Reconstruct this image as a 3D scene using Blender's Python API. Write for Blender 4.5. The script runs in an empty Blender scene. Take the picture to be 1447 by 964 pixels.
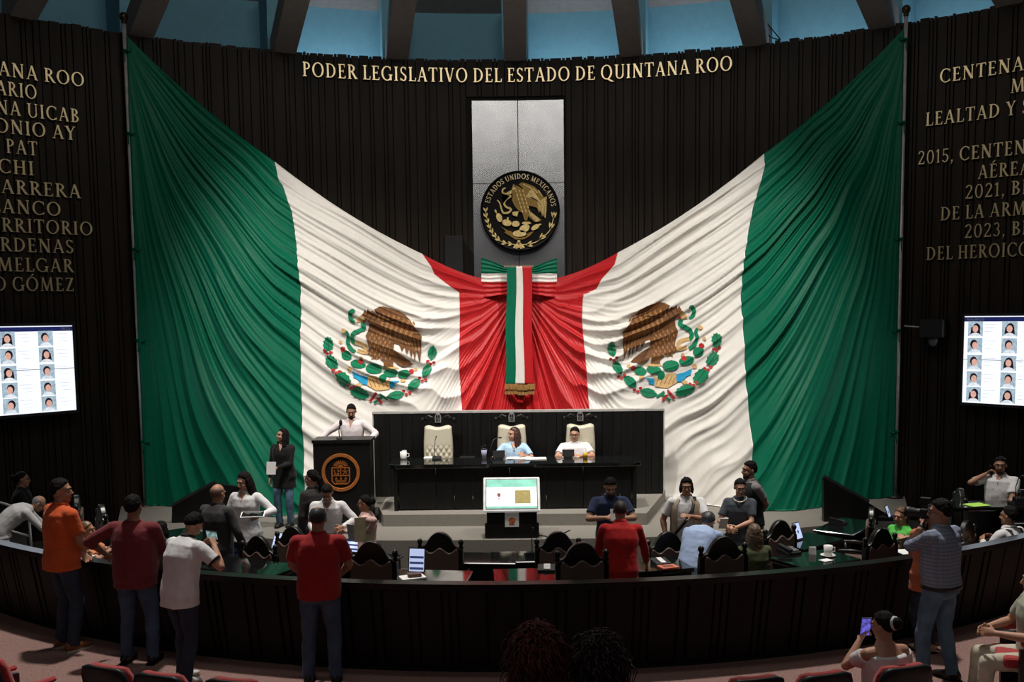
import bpy, bmesh, math, random
import numpy as np
from mathutils import Vector, Matrix

S = bpy.context.scene
C = S.collection
PI = math.pi
rnd = random.Random(7)

# ------------------------------------------------------------------ camera
FPX, PPX, PPY, CAMZ = 1400.0, 723.5, 577.0, 3.5
PITCH, ROLL = math.radians(5.3), 0.0115
cp, sp, cr, sr = math.cos(PITCH), math.sin(PITCH), math.cos(ROLL), math.sin(ROLL)
FWD = Vector((0, cp, -sp)); UP0 = Vector((0, sp, cp)); RT0 = Vector((1, 0, 0))
RT = RT0 * cr - UP0 * sr
UPV = UP0 * cr + RT0 * sr
cam_d = bpy.data.cameras.new('camera'); cam = bpy.data.objects.new('camera', cam_d); C.objects.link(cam)
cam.matrix_world = Matrix(((RT.x, UPV.x, -FWD.x, 0), (RT.y, UPV.y, -FWD.y, 0), (RT.z, UPV.z, -FWD.z, CAMZ), (0, 0, 0, 1)))
cam_d.sensor_width = 36; cam_d.lens = FPX / 1447 * 36
cam_d.shift_y = (PPY - 482) / 1447; cam_d.clip_end = 200
S.camera = cam
S.view_settings.view_transform = 'Standard'; S.view_settings.look = 'None'
S.view_settings.gamma = 1; S.view_settings.use_curve_mapping = False
S.view_settings.exposure = 0.0

# measuring helpers: where a sight line meets a level, a depth or the round wall
def ray(px, py): return RT * ((px - PPX) / FPX) + UPV * (-(py - PPY) / FPX) + FWD
def gz(px, py, z):
    d = ray(px, py); return Vector((0, 0, CAMZ)) + d * ((z - CAMZ) / d.z)
def gy(px, py, y):
    d = ray(px, py); return Vector((0, 0, CAMZ)) + d * (y / d.y)
WCX, WCY, WR = 0.07, 7.95, 12.0
def cyl(px, py, R):
    d = ray(px, py); a = d.x**2 + d.y**2; b = -2 * (d.x * WCX + d.y * WCY); c = WCX**2 + WCY**2 - R * R
    t = (-b + math.sqrt(b * b - 4 * a * c)) / (2 * a); return Vector((0, 0, CAMZ)) + d * t

# ------------------------------------------------------------------ world and lights
w = bpy.data.worlds.new('World'); S.world = w; w.use_nodes = True
w.node_tree.nodes['Background'].inputs[0].default_value = (0.55, 0.62, 0.75, 1)
w.node_tree.nodes['Background'].inputs[1].default_value = 0.02
def light(kind, loc, target, power, size=1.0, color=(1, 1, 1), size_y=None, spot=None, blend=0.4):
    l = bpy.data.lights.new('scene_light', kind); l.energy = power; l.color = color
    if kind == 'AREA':
        l.size = size
        if size_y: l.shape = 'RECTANGLE'; l.size_y = size_y
        if spot: l.spread = spot
    else: l.shadow_soft_size = size
    if kind == 'SPOT': l.spot_size = spot; l.spot_blend = blend
    o = bpy.data.objects.new('scene_light', l); C.objects.link(o); o.location = loc
    o.rotation_euler = (Vector(target) - Vector(loc)).to_track_quat('-Z', 'Y').to_euler()
    return o
WARM = (1.0, 0.95, 0.88)
# rig of stage lights hung over the floor, aimed at the drape and the dais; the last two are added
light('SPOT', (-4.0, 12.2, 10.8), (-2.2, 18.0, 1.8), 3500, 0.3, WARM, spot=math.radians(56), blend=1.0)
light('SPOT', (4.0, 12.2, 10.8), (2.2, 18.0, 1.8), 3500, 0.3, WARM, spot=math.radians(56), blend=1.0)
light('SPOT', (0.0, 14.2, 11.0), (0, 15.4, 0.2), 2600, 0.3, WARM, spot=math.radians(70), blend=0.8)
light('SPOT', (-3.6, 12.0, 11.0), (-4.2, 9.9, 0.0), 3500, 0.25, WARM, spot=math.radians(50), blend=0.7)
light('SPOT', (3.8, 12.0, 11.0), (4.6, 9.9, 0.0), 3500, 0.25, WARM, spot=math.radians(50), blend=0.7)
light('AREA', (0, 9.0, 12.2), (0, 20, 7.6), 200, 5, WARM, size_y=1.0)  # added wash to brighten the gold letters and upper wall, no lamp of the hall
light('SPOT', (0.3, 13.5, 10.9), (0.2, 19.8, 5.6), 420, 0.2, WARM, spot=math.radians(22), blend=0.8)  # added spot that lifts the gold of the round emblem
# house lights over the public rows behind the viewpoint
light('AREA', (0, -1.0, 11.6), (0, 12, 4), 260, 7, WARM, size_y=2.0)

# ------------------------------------------------------------------ materials
def mat(name, col, rough=0.6, metal=0.0, var=0.15, scale=8.0, bump=0.0, bscale=60.0, spec=0.5, sheen=0.0, emit=0.0, stretch=None, coat=0.0):
    m = bpy.data.materials.new(name); m.use_nodes = True; nt = m.node_tree; b = nt.nodes['Principled BSDF']
    b.inputs['Roughness'].default_value = rough; b.inputs['Metallic'].default_value = metal
    b.inputs['Specular IOR Level'].default_value = spec
    if sheen: b.inputs['Sheen Weight'].default_value = sheen
    if coat: b.inputs['Coat Weight'].default_value = coat; b.inputs['Coat Roughness'].default_value = 0.08
    tc = nt.nodes.new('ShaderNodeTexCoord'); mp = nt.nodes.new('ShaderNodeMapping'); nt.links.new(tc.outputs['Object'], mp.inputs[0])
    if stretch: mp.inputs['Scale'].default_value = stretch
    n = nt.nodes.new('ShaderNodeTexNoise'); n.inputs['Scale'].default_value = scale; n.inputs['Detail'].default_value = 4
    nt.links.new(mp.outputs[0], n.inputs[0])
    r = nt.nodes.new('ShaderNodeValToRGB'); nt.links.new(n.outputs[0], r.inputs[0])
    r.color_ramp.elements[0].position = 0.3; r.color_ramp.elements[1].position = 0.7
    r.color_ramp.elements[0].color = (*[c * (1 - var) for c in col], 1); r.color_ramp.elements[1].color = (*[min(1, c * (1 + var)) for c in col], 1)
    nt.links.new(r.outputs[0], b.inputs['Base Color'])
    if emit:
        nt.links.new(r.outputs[0], b.inputs['Emission Color']); b.inputs['Emission Strength'].default_value = emit
    if bump:
        n2 = nt.nodes.new('ShaderNodeTexNoise'); n2.inputs['Scale'].default_value = bscale; n2.inputs['Detail'].default_value = 3
        nt.links.new(mp.outputs[0], n2.inputs[0])
        bp = nt.nodes.new('ShaderNodeBump'); bp.inputs['Strength'].default_value = bump; bp.inputs['Distance'].default_value = 0.01
        nt.links.new(n2.outputs[0], bp.inputs['Height']); nt.links.new(bp.outputs[0], b.inputs['Normal'])
    return m
_mc = {}
def M_(name, *a, **k):
    if name not in _mc: _mc[name] = mat(name, *a, **k)
    return _mc[name]
m_slat = M_('dark_wood_slats', (0.021, 0.0145, 0.0098), 0.5, var=0.35, scale=3, stretch=(3, 3, .25), spec=0.18)
m_groove = M_('black_groove', (0.003, 0.003, 0.003), 0.8)
m_black = M_('black_wood', (0.008, 0.0075, 0.007), 0.38, var=0.3, scale=4, stretch=(3, 3, .4), spec=0.35)
m_blackmat = M_('black_plastic', (0.010, 0.010, 0.011), 0.5)
m_gloss = M_('black_glass_top', (0.006, 0.007, 0.007), 0.06, spec=0.9)
m_gold = M_('gold_metal', (1.0, 0.80, 0.48), 0.36, 0.85, var=0.05)
m_goldpaint = M_('gold_relief', (0.86, 0.62, 0.26), 0.36, 0.45, var=0.25, scale=30, bump=0.6, bscale=90)
m_steel = M_('steel_panel', (0.50, 0.51, 0.53), 0.27, 1.0, var=0.10, scale=2.0)
m_carpet = M_('outer_carpet', (0.30, 0.185, 0.165), 0.95, var=0.22, scale=40, bump=0.5, bscale=300, spec=0.1)
m_dais = M_('dais_carpet', (0.27, 0.25, 0.22), 0.95, var=0.15, scale=60, bump=0.5, bscale=300, spec=0.1)
m_inner = M_('inner_carpet', (0.09, 0.08, 0.075), 0.95, var=0.15, scale=60, spec=0.1)
m_blue = M_('blue_paint', (0.16, 0.38, 0.50), 0.8, var=0.05)
m_grey = M_('grey_plaster', (0.25, 0.24, 0.235), 0.85, var=0.08)
m_chrome = M_('pole_steel', (0.62, 0.62, 0.63), 0.35, 0.3)
m_white = M_('white_plastic', (0.8, 0.8, 0.8), 0.45)
m_paper = M_('white_paper', (0.85, 0.85, 0.83), 0.8, var=0.03)
m_fgreen = M_('green_satin', (0.0, 0.135, 0.072), 0.5, var=0.06, spec=0.22)
m_fwhite = M_('white_satin', (0.80, 0.77, 0.72), 0.45, var=0.03, spec=0.45)
m_fred = M_('red_satin', (0.50, 0.014, 0.018), 0.42, var=0.06, spec=0.35)

# ------------------------------------------------------------------ mesh builder
class MB:
    def __init__(s): s.v = []; s.f = []
    def add(s, vs, fs):
        o = len(s.v); s.v += [tuple(p) for p in vs]; s.f += [tuple(i + o for i in f) for f in fs]; return s
    def box(s, c, d, rz=0.0, M=None, taper=1.0):
        x, y, z = d[0] / 2, d[1] / 2, d[2] / 2; t = taper
        vs = [Vector(p) for p in ((-x, -y, -z), (x, -y, -z), (x, y, -z), (-x, y, -z), (-x*t, -y*t, z), (x*t, -y*t, z), (x*t, y*t, z), (-x*t, y*t, z))]
        R = M if M is not None else Matrix.Rotation(rz, 3, 'Z')
        return s.add([R @ p + Vector(c) for p in vs], [(0, 3, 2, 1), (4, 5, 6, 7), (0, 1, 5, 4), (1, 2, 6, 5), (2, 3, 7, 6), (3, 0, 4, 7)])
    def loft(s, rings, cap=True, closed=True):
        n = len(rings[0]); vs = [p for r in rings for p in r]; fs = []
        for i in range(len(rings) - 1):
            for j in range(n if closed else n - 1):
                k = (j + 1) % n; fs.append((i*n + j, i*n + k, (i+1)*n + k, (i+1)*n + j))
        if cap: fs.append(tuple(range(n - 1, -1, -1))); fs.append(tuple(range((len(rings)-1)*n, len(rings)*n)))
        return s.add(vs, fs)
    def tube(s, pts, rad, n=8, cap=True, flat=1.0):
        pts = [Vector(p) for p in pts]
        if not isinstance(rad, (list, tuple)): rad = [rad] * len(pts)
        rings = []; ref = None
        for i, p in enumerate(pts):
            t = (pts[min(i + 1, len(pts)-1)] - pts[max(i - 1, 0)]).normalized()
            if ref is None:
                ref = Vector((0, 0, 1)) if abs(t.z) < .9 else Vector((0, 1, 0))
                a = t.cross(ref).normalized()
            else: a = (a - t * a.dot(t)).normalized()
            b = t.cross(a)
            rings.append([p + (a * math.cos(2*PI*j/n) + b * math.sin(2*PI*j/n) * flat) * rad[i] for j in range(n)])
        return s.loft(rings, cap)
    def lathe(s, prof, c=(0, 0, 0), n=20, M=None, cap=True):
        rings = []
        for r, z in prof:
            ring = [Vector((max(r, 1e-4) * math.cos(2*PI*j/n), max(r, 1e-4) * math.sin(2*PI*j/n), z)) for j in range(n)]
            if M is not None: ring = [M @ p for p in ring]
            rings.append([p + Vector(c) for p in ring])
        return s.loft(rings, cap)
    def ell(s, c, r, M=None, n=12, m=8):
        rings = []
        for i in range(m + 1):
            a = -PI/2 + PI * i / m; q = max(math.cos(a), 0.02)
            ring = [Vector((r[0]*q*math.cos(2*PI*j/n), r[1]*q*math.sin(2*PI*j/n), r[2]*math.sin(a))) for j in range(n)]
            if M is not None: ring = [M @ p for p in ring]
            rings.append([p + Vector(c) for p in ring])
        return s.loft(rings)
    def prism(s, poly, f, d0, d1):
        """polygon of (u,v) pushed through f(u,v,d) between two depths"""
        n = len(poly)
        vs = [f(u, v, d0) for u, v in poly] + [f(u, v, d1) for u, v in poly]
        fs = [tuple(range(n)), tuple(range(2*n - 1, n - 1, -1))] + [(i, i + n, (i+1) % n + n, (i+1) % n) for i in range(n)]
        return s.add(vs, fs)
    def build(s, name, m, parent=None, smooth=False, loc=None, label=None, org=None):
        me = bpy.data.meshes.new(name)
        vs = s.v
        if org is not None: vs = [(p[0]-org[0], p[1]-org[1], p[2]-org[2]) for p in vs]
        me.from_pydata(vs, [], s.f); me.update()
        bm = bmesh.new(); bm.from_mesh(me); bmesh.ops.recalc_face_normals(bm, faces=bm.faces); bm.to_mesh(me); bm.free()
        if smooth: me.polygons.foreach_set('use_smooth', [True] * len(me.polygons))
        me.materials.append(m)
        o = bpy.data.objects.new(name, me); C.objects.link(o)
        if parent: o.parent = parent
        if org is not None: o.location = org
        elif loc is not None: o.location = loc
        if label: o['label'] = label
        return o
def tag(o, label, cat, group=None):
    o['label'] = label; o['category'] = cat
    if group: o['group'] = group
    return o
def thing(name, label, cat, loc=(0, 0, 0), rz=0.0, group=None):
    o = bpy.data.objects.new(name, None); C.objects.link(o); o.location = loc; o.rotation_euler = (0, 0, rz)
    o.empty_display_size = 0.1
    return tag(o, label, cat, group)
def struct(o): o['kind'] = 'structure'; return o
def dup(root, loc, rz, label, group=None, scale=None):
    r = root.copy(); C.objects.link(r); r.location = loc; r.rotation_euler = (0, 0, rz); r['label'] = label
    if scale: r.scale = scale
    if group: r['group'] = group
    for ch in list(root.children):
        c = ch.copy(); C.objects.link(c); c.parent = r
        for g in list(ch.children):
            d = g.copy(); C.objects.link(d); d.parent = c
    return r

# ------------------------------------------------------------------ room shell
BCX, BCY, BR = 0.1, 19.6, 10.1            # barrier arc
INZ = -0.25                                # sunken floor inside the barrier
DZ, PZ = 0.17, 0.36                        # dais and platform levels
def arcpt(cx, cy, R, a, z): return (cx + R*math.sin(a), cy + R*math.cos(a), z)
# outer floor: everything outside the barrier arc, toward the public rows
def ring_floor(name, m, pts_in, pts_out, z, thick):
    b = MB()
    for i in range(len(pts_in) - 1):
        q = [pts_in[i], pts_in[i+1], pts_out[i+1], pts_out[i]]
        b.prism(q, lambda u, v, d: (u, v, d), z - thick, z)
    return struct(b.build(name, m))
angs = [math.radians(180 - 78 + 156*i/48) for i in range(49)]
pin = [(BCX + BR*math.sin(a), BCY + BR*math.cos(a)) for a in angs]
pout = [(x*1.6, -4.0) for x, y in pin]
ring_floor('floor_outer', m_carpet, pin, pout, 0.0, 0.3)
b = MB(); b.prism([(BCX + (BR-.02)*math.sin(a), BCY + (BR-.02)*math.cos(a)) for a in angs] + [(-10.4, 20.3), (10.4, 20.3)][::1], lambda u, v, d: (u, v, d), INZ - .2, INZ)
struct(b.build('floor_inner', m_inner))
b = MB(); at_ = [math.radians(180 - 70 + 140*i/48) for i in range(49)]
b.prism([(BCX + (BR-.1)*math.sin(a), BCY + (BR-.1)*math.cos(a)) for a in at_] + [(BCX + 8.85*math.sin(a), BCY + 8.85*math.cos(a)) for a in at_[::-1]], lambda u, v, d: (u, v, d), INZ, 0.0)
struct(b.build('floor_tier', m_inner))
# dais with a bowed front and the platform of the presiding table
dais = [(-7.3, 18.3), (-6.6, 16.3), (-5.4, 15.5), (-3.6, 14.8), (-1.8, 14.62), (0, 14.58), (1.8, 14.62), (3.6, 14.9), (5.4, 15.5), (6.6, 16.3), (7.3, 18.3), (5.5, 18.75), (3.2, 19.5), (0, 19.85), (-3.2, 19.5), (-5.5, 18.75)]
b = MB(); b.prism(dais, lambda u, v, d: (u, v, d), INZ, DZ); struct(b.build('floor_dais', m_dais))
b = MB(); b.prism([(-2.08, 15.62), (2.12, 15.52), (2.45, 16.6), (2.75, 17.6), (-2.55, 17.6)], lambda u, v, d: (u, v, d), DZ, PZ); struct(b.build('floor_platform', m_dais))
b = MB(); b.box((-2.72, 16.75, (DZ+PZ)/2), (1.0, .9, PZ-DZ)); struct(b.build('floor_step', m_dais))

# slatted round wall: every slat its own width, grooves between
b = MB(); g = MB()
TH0 = -math.radians(66); a = TH0; ZT = 8.52
def on_wall(th, r, z): return (WCX + r*math.sin(th), WCY + r*math.cos(th), z)
ST0, ST1 = math.atan2(cyl(667, 200, 12).x - WCX, cyl(667, 200, 12).y - WCY), math.atan2(cyl(797, 200, 12).x - WCX, cyl(797, 200, 12).y - WCY)
STZ = cyl(732, 136, 12).z
def slat(a0, a1, r0, z0, z1):
    n = 2
    for k in range(n):
        p, q = a0 + (a1-a0)*k/n, a0 + (a1-a0)*(k+1)/n
        b.add([on_wall(p, r0, z0), on_wall(q, r0, z0), on_wall(q, r0, z1), on_wall(p, r0, z1), on_wall(p, r0+.1, z0), on_wall(q, r0+.1, z0), on_wall(q, r0+.1, z1), on_wall(p, r0+.1, z1)],
              [(0, 1, 2, 3), (4, 7, 6, 5), (3, 2, 6, 7), (0, 4, 5, 1), (0, 3, 7, 4), (1, 5, 6, 2)])
while a < -TH0:
    pat = rnd.choice([[.17, .022, .045, .022], [.13, .02], [.15, .022, .04, .022, .04, .022], [.09, .02], [.21, .025, .05, .022]])
    for k, wd in enumerate(pat):
        da = wd / WR
        if k % 2 == 0:
            zt = ZT + rnd.uniform(-.02, .02)
            if a + da > ST0 and a < ST1:
                slat(a, a + da, 12.0 + rnd.uniform(0, .012), STZ, zt)
            else: slat(a, a + da, 12.0 + rnd.uniform(0, .014), -.3, zt)
        a += da
struct(b.build('wall_back', m_slat))
b = MB(); n = 80
for i in range(n):
    p, q = TH0 + (-2*TH0)*i/n, TH0 + (-2*TH0)*(i+1)/n
    b.add([on_wall(p, 12.06, -.3), on_wall(q, 12.06, -.3), on_wall(q, 12.06, ZT-.03), on_wall(p, 12.06, ZT-.03), on_wall(p, 12.16, -.3), on_wall(q, 12.16, -.3), on_wall(q, 12.16, ZT-.03), on_wall(p, 12.16, ZT-.03)],
          [(0, 1, 2, 3), (4, 7, 6, 5), (3, 2, 6, 7), (0, 4, 5, 1), (0, 3, 7, 4), (1, 5, 6, 2)])
b.build('wall_backing', m_groove)
struct(bpy.data.objects['wall_backing'])
# steel cladding in the middle bay: two columns of sheets
stz = [cyl(732, 141, 12).z, cyl(732, 259, 12).z, cyl(732, 420, 12).z, 2.0]
cladding = thing('metal_cladding', 'tall brushed steel cladding in the middle of the dark slatted wall', 'wall panel', on_wall((ST0+ST1)/2, 12.0, 2.0))
bpy.context.view_layer.update()
mid = (ST0 + ST1) / 2
for i in range(3):
    for (p, q) in ((ST0, mid), (mid, ST1)):
        p2, q2 = p + .0006, q - .0006
        zt, zb = stz[i] - .006, stz[i+1] + .006
        bb = MB(); bb.add([on_wall(p2, 12.045, zb), on_wall(q2, 12.045, zb), on_wall(q2, 12.045, zt), on_wall(p2, 12.045, zt), on_wall(p2, 12.058, zb), on_wall(q2, 12.058, zb), on_wall(q2, 12.058, zt), on_wall(p2, 12.058, zt)],
              [(0, 1, 2, 3), (4, 7, 6, 5), (3, 2, 6, 7), (0, 4, 5, 1), (0, 3, 7, 4), (1, 5, 6, 2)])
        o = bb.build('steel_sheet', m_steel, cladding, org=cladding.location); o.location = (0, 0, 0)

# clerestory above the wall: blue niche wall, raking ribs, sloping ceiling
CR_ = 13.5; BT = 9.82
def arc_panel(b, a0, a1, r0, r1, z0, z1, n):
    for i in range(n):
        p, q = a0 + (a1-a0)*i/n, a0 + (a1-a0)*(i+1)/n
        b.add([on_wall(p, r0, z0), on_wall(q, r0, z0), on_wall(q, r1, z1), on_wall(p, r1, z1)], [(0, 1, 2, 3)])
b = MB(); arc_panel(b, TH0, -TH0, CR_, CR_, 7.6, BT, 60); arc_panel(b, TH0, -TH0, 12.16, CR_, 7.9, 7.9, 60)
struct(b.build('wall_clerestory', m_blue))
b = MB(); arc_panel(b, TH0, -TH0, CR_, 12.6, BT, 10.25, 60); arc_panel(b, TH0, -TH0, 12.6, 4.0, 10.25, 13.2, 60); 
arc_panel(b, -PI, PI, 4.0, .05, 13.2, 13.9, 40)
arc_panel(b, -TH0, 2*PI + TH0, 13.0, 4.0, 10.1, 13.2, 60)
struct(b.build('ceiling', m_grey))
ribs_px = [(20, 27), (190, 50), (397, 73), (559, 80), (728, 83), (894, 77), (1072, 59), (1255, 38), (1440, 5)]
ribth = []
for i, (px, py) in enumerate(ribs_px):
    p = cyl(px, py, 12.5); th = math.atan2(p.x - WCX, p.y - WCY); ribth.append(th)
    b = MB(); t = Vector((math.cos(th), -math.sin(th), 0)) * .21
    path = [(13.3, 7.95), (12.75, 8.35), (10.0, 9.15), (7.0, 9.95)]
    rings = []
    for (r, z) in path:
        c0 = Vector(on_wall(th, r - .28, z)); c1 = Vector(on_wall(th, r + .28, z + .3))
        rings.append([c0 - t, c0 + t, c1 + t, c1 - t])
    b.loft(rings); struct(b.build('trim_%d' % (i + 1), m_grey))
    b = MB(); s0 = [Vector(on_wall(th, r, z)) for r, z in ((12.5, 7.9), (13.49, 7.9), (13.49, BT), (12.3, BT))]
    s1 = t * 1.25
    b.loft([[p - s1 for p in s0], [p + s1 for p in s0]]); struct(b.build('trim_%d' % (i + 21), m_blue))
for i, pw in ((2, 16), (4, 16), (5, 16), (6, 11), (7, 9)):
    th = (ribth[i] + ribth[i+1]) / 2
    light('AREA', on_wall(th, 12.75, 8.02), on_wall(th, 13.1, 9.6), pw, 1.6, (.92, .97, 1.0), size_y=.25)
# hanging cable in the right hand niche
p0, p1 = cyl(1061, 8, 12.3), cyl(1103, 56, 12.3)
b = MB(); b.tube([p0.lerp(p1, t) + Vector((0, 0, -.18*math.sin(PI*t))) for t in [i/12 for i in range(13)]], .012, 6)
b.tube([p0, p0.lerp(p1, .5) + Vector((0, 0, .02)), p1], .012, 6); b.ell(p0 + Vector((0, 0, .03)), (.035, .035, .06))
tag(b.build('cable', m_blackmat, org=p0, smooth=True), 'dark cable hanging in the lit blue niche above the wall', 'cable')

# ------------------------------------------------------------------ serif lettering
TK, TN = .145, .065
def line(x0, y0, x1, y1, t):
    d = Vector((x1-x0, y1-y0)); nrm = Vector((abs(d.y), -d.x if d.y >= 0 else d.x)).normalized() * t/2
    if abs(d.y) > abs(d.x) * .3:        # cut level at both ends
        h = t/2 * d.length / max(abs(d.y), 1e-6); return [(x0-h, y0), (x0+h, y0), (x1+h, y1), (x1-h, y1)]
    return [(x0-nrm.x, y0-nrm.y), (x0+nrm.x, y0+nrm.y), (x1+nrm.x, y1+nrm.y), (x1-nrm.x, y1-nrm.y)]
def rect(x0, y0, x1, y1): return [(x0, y0), (x1, y0), (x1, y1), (x0, y1)]
def stem(x, t=TK, y0=0, y1=1, s=.075, top=True, bot=True):
    r = [rect(x-t/2, y0, x+t/2, y1)]
    if bot: r.append([(x-t/2-s, y0), (x+t/2+s, y0), (x+t/2+s, y0+.035), (x+t/2, y0+.07), (x-t/2, y0+.07), (x-t/2-s, y0+.035)])
    if top: r.append([(x-t/2-s, y1-.035), (x-t/2, y1-.07), (x+t/2, y1-.07), (x+t/2+s, y1-.035), (x+t/2+s, y1), (x-t/2-s, y1)])
    return r
def serif(x, y, wd=.13):
    return [rect(x-wd, y, x+wd, y+.04) if y < .5 else rect(x-wd, y-.04, x+wd, y)]
def arc(cx, cy, rx, ry, a0, a1, tx=TK, ty=TN, n=18):
    out = []
    A = [math.radians(a0 + (a1-a0)*i/n) for i in range(n+1)]
    for i in range(n):
        p, q = A[i], A[i+1]
        out.append([(cx+rx*math.cos(p), cy+ry*math.sin(p)), (cx+rx*math.cos(q), cy+ry*math.sin(q)),
                    (cx+(rx-tx)*math.cos(q), cy+(ry-ty)*math.sin(q)), (cx+(rx-tx)*math.cos(p), cy+(ry-ty)*math.sin(p))])
    return out
E_bars = [rect(.1, 0, .58, .055), rect(.1, .945, .56, 1), [(.53, 0), (.6, 0), (.64, .2), (.58, .2)], [(.52, .8), (.57, .8), (.57, 1), (.52, 1)], rect(.1, .49, .46, .545), rect(.44, .42, .48, .61)]
GL = {
 'I': (.38, stem(.19)), 'L': (.62, stem(.19) + [rect(.1, 0, .58, .055), [(.53, 0), (.59, 0), (.64, .24), (.58, .24)]]),
 'E': (.66, stem(.19) + E_bars), 'T': (.74, stem(.37, top=False) + [rect(.03, .945, .71, 1), rect(.02, .78, .07, 1), rect(.67, .78, .72, 1)]),
 'H': (.88, stem(.19) + stem(.69) + [rect(.19, .48, .69, .54)]),
 'P': (.66, stem(.19) + arc(.28, .735, .34, .265, -90, 90) + [rect(.19, .945, .3, 1), rect(.19, .47, .3, .53)]),
 'R': (.78, stem(.19) + arc(.28, .745, .33, .255, -90, 90) + [rect(.19, .945, .3, 1), rect(.19, .49, .3, .55), line(.36, .52, .7, 0, TK)] + serif(.73, 0, .1)),
 'D': (.86, stem(.19) + arc(.3, .5, .5, .5, -90, 90) + [rect(.19, .945, .32, 1), rect(.19, 0, .32, .055)]),
 'B': (.70, stem(.19) + arc(.28, .765, .30, .235, -90, 90) + arc(.28, .27, .36, .27, -90, 90) + [rect(.19, .945, .3, 1), rect(.19, .5, .3, .55), rect(.19, 0, .3, .055)]),
 'O': (.96, arc(.48, .5, .45, .52, 0, 360, n=32)), 'Q': (1.0, arc(.48, .5, .45, .52, 0, 360, n=32) + [line(.5, .06, .98, -.2, .11)]),
 'C': (.84, arc(.48, .5, .45, .52, 48, 312, n=26) + [rect(.74, .72, .79, .96), rect(.74, .05, .79, .22)]),
 'G': (.92, arc(.48, .5, .45, .52, 48, 318, n=26) + [rect(.72, .72, .77, .96)] + stem(.77, y0=.02, y1=.42, bot=False)),
 'S': (.58, arc(.29, .745, .235, .265, 30, 200, .11) + arc(.29, .265, .25, .275, -155, 20, .13) + [[(.055, .72), (.17, .66), (.54, .34), (.5, .22), (.41, .33), (.1, .58)], rect(.47, .78, .51, .97), rect(.05, .02, .09, .22)]),
 'U': (.86, stem(.19, y0=.3, bot=False) + stem(.70, TN+.01, y0=.3, bot=False) + arc(.445, .33, .325, .35, 180, 360, .12)),
 'A': (.82, [line(.12, 0, .41, 1, TN), line(.41, 1, .70, 0, TK), rect(.22, .3, .6, .355)] + serif(.12, 0, .11) + serif(.70, 0, .13)),
 'V': (.80, [line(.12, 1, .41, 0, TK), line(.41, 0, .68, 1, TN)] + serif(.12, 1, .13) + serif(.68, 1, .11)),
 'N': (.90, stem(.17, TN+.01) + stem(.73, TN+.01, bot=False) + [line(.17, 1, .73, 0, TK+.02)]),
 'M': (1.06, [line(.15, 0, .22, 1, TN), line(.22, 1, .52, .02, TK), line(.52, .02, .82, 1, TN), line(.82, 1, .9, 0, TK)] + serif(.15, 0, .11) + serif(.9, 0, .14) + serif(.2, 1, .09) + serif(.84, 1, .09)),
 'X': (.80, [line(.14, 1, .66, 0, TK), line(.66, 1, .14, 0, TN)] + serif(.14, 0, .11) + serif(.66, 0, .13) + serif(.14, 1, .13) + serif(.66, 1, .11)),
 'Y': (.76, [line(.12, 1, .38, .48, TK), line(.64, 1, .38, .48, TN)] + stem(.38, y1=.5, top=False) + serif(.12, 1, .13) + serif(.64, 1, .11)),
 'Z': (.72, [rect(.08, .945, .64, 1), rect(.08, 0, .66, .055), line(.14, 0, .58, 1, TK), rect(.08, .8, .12, 1), rect(.62, 0, .67, .22)]),
 '0': (.66, arc(.33, .5, .29, .52, 0, 360, .11, n=28)), '1': (.42, stem(.22, .11, top=False) + [[(.06, .8), (.17, .88), (.17, 1), (.06, .9)]]),
 '2': (.62, arc(.29, .74, .25, .28, -10, 165, .11) + [line(.12, .06, .48, .68, .09), rect(.05, 0, .56, .09), rect(.52, .0, .57, .2)]),
 '3': (.58, arc(.26, .755, .22, .26, -80, 150, .1) + arc(.25, .28, .27, .29, -150, 85, .11)),
 '5': (.58, arc(.25, .3, .28, .31, -150, 110, .11) + [rect(.1, .92, .5, 1), rect(.1, .5, .16, 1)]),
 ',': (.28, [[(.08, .0), (.2, .02), (.2, .13), (.08, .13)], [(.2, .02), (.1, -.2), (.06, -.18), (.12, .0)]]), ' ': (.34, []),
}
GL['É'] = (GL['E'][0], GL['E'][1] + [line(.28, 1.08, .44, 1.26, .09)])
GL['Ó'] = (GL['O'][0], GL['O'][1] + [line(.44, 1.08, .60, 1.26, .09)])
def text_polys(txt, gap=.10):
    x = 0; out = []
    for ch in txt:
        wd, ps = GL[ch]
        for p in ps: out.append([(u + x, v) for u, v in p])
        x += wd + (gap if ch != ' ' else 0)
    return out, x - gap
def words_of(txt, gap=.10):
    """glyph polygons grouped by word, in one running line"""
    groups = [[]]; x = 0
    for ch in txt:
        wd, ps = GL[ch]
        if ch == ' ': groups.append([])
        for p in ps: groups[-1].append([(u + x, v) for u, v in p])
        x += wd + (gap if ch != ' ' else 0)
    return groups, x - gap
def wall_text(txt, pl, pr, cap, label):
    """letters fixed to the round wall between two baseline ends, cap height in metres"""
    A, B = cyl(*pl, 11.97), cyl(*pr, 11.97)
    t0, t1 = math.atan2(A.x-WCX, A.y-WCY), math.atan2(B.x-WCX, B.y-WCY); z = (A.z + B.z) / 2
    groups, wd = words_of(txt); k = (t1 - t0) / wd
    org = on_wall((t0+t1)/2, 11.96, z); t = thing('lettering', label, 'lettering', org)
    for g_ in groups:
        b = MB()
        for p in g_: b.prism(p, lambda u, v, d: on_wall(t0 + u*k, d, z + v*cap), 11.945, 11.985)
        o = b.build('word', m_gold, t, org=org); o.location = (0, 0, 0)
wall_text('PODER LEGISLATIVO DEL ESTADO DE QUINTANA ROO', (427, 107.5), (1035, 99.5), .265, 'long gold inscription PODER LEGISLATIVO DEL ESTADO DE QUINTANA ROO above the steel cladding')
LW = 'gold line reading %s on the dark wall above the left screen'
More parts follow.
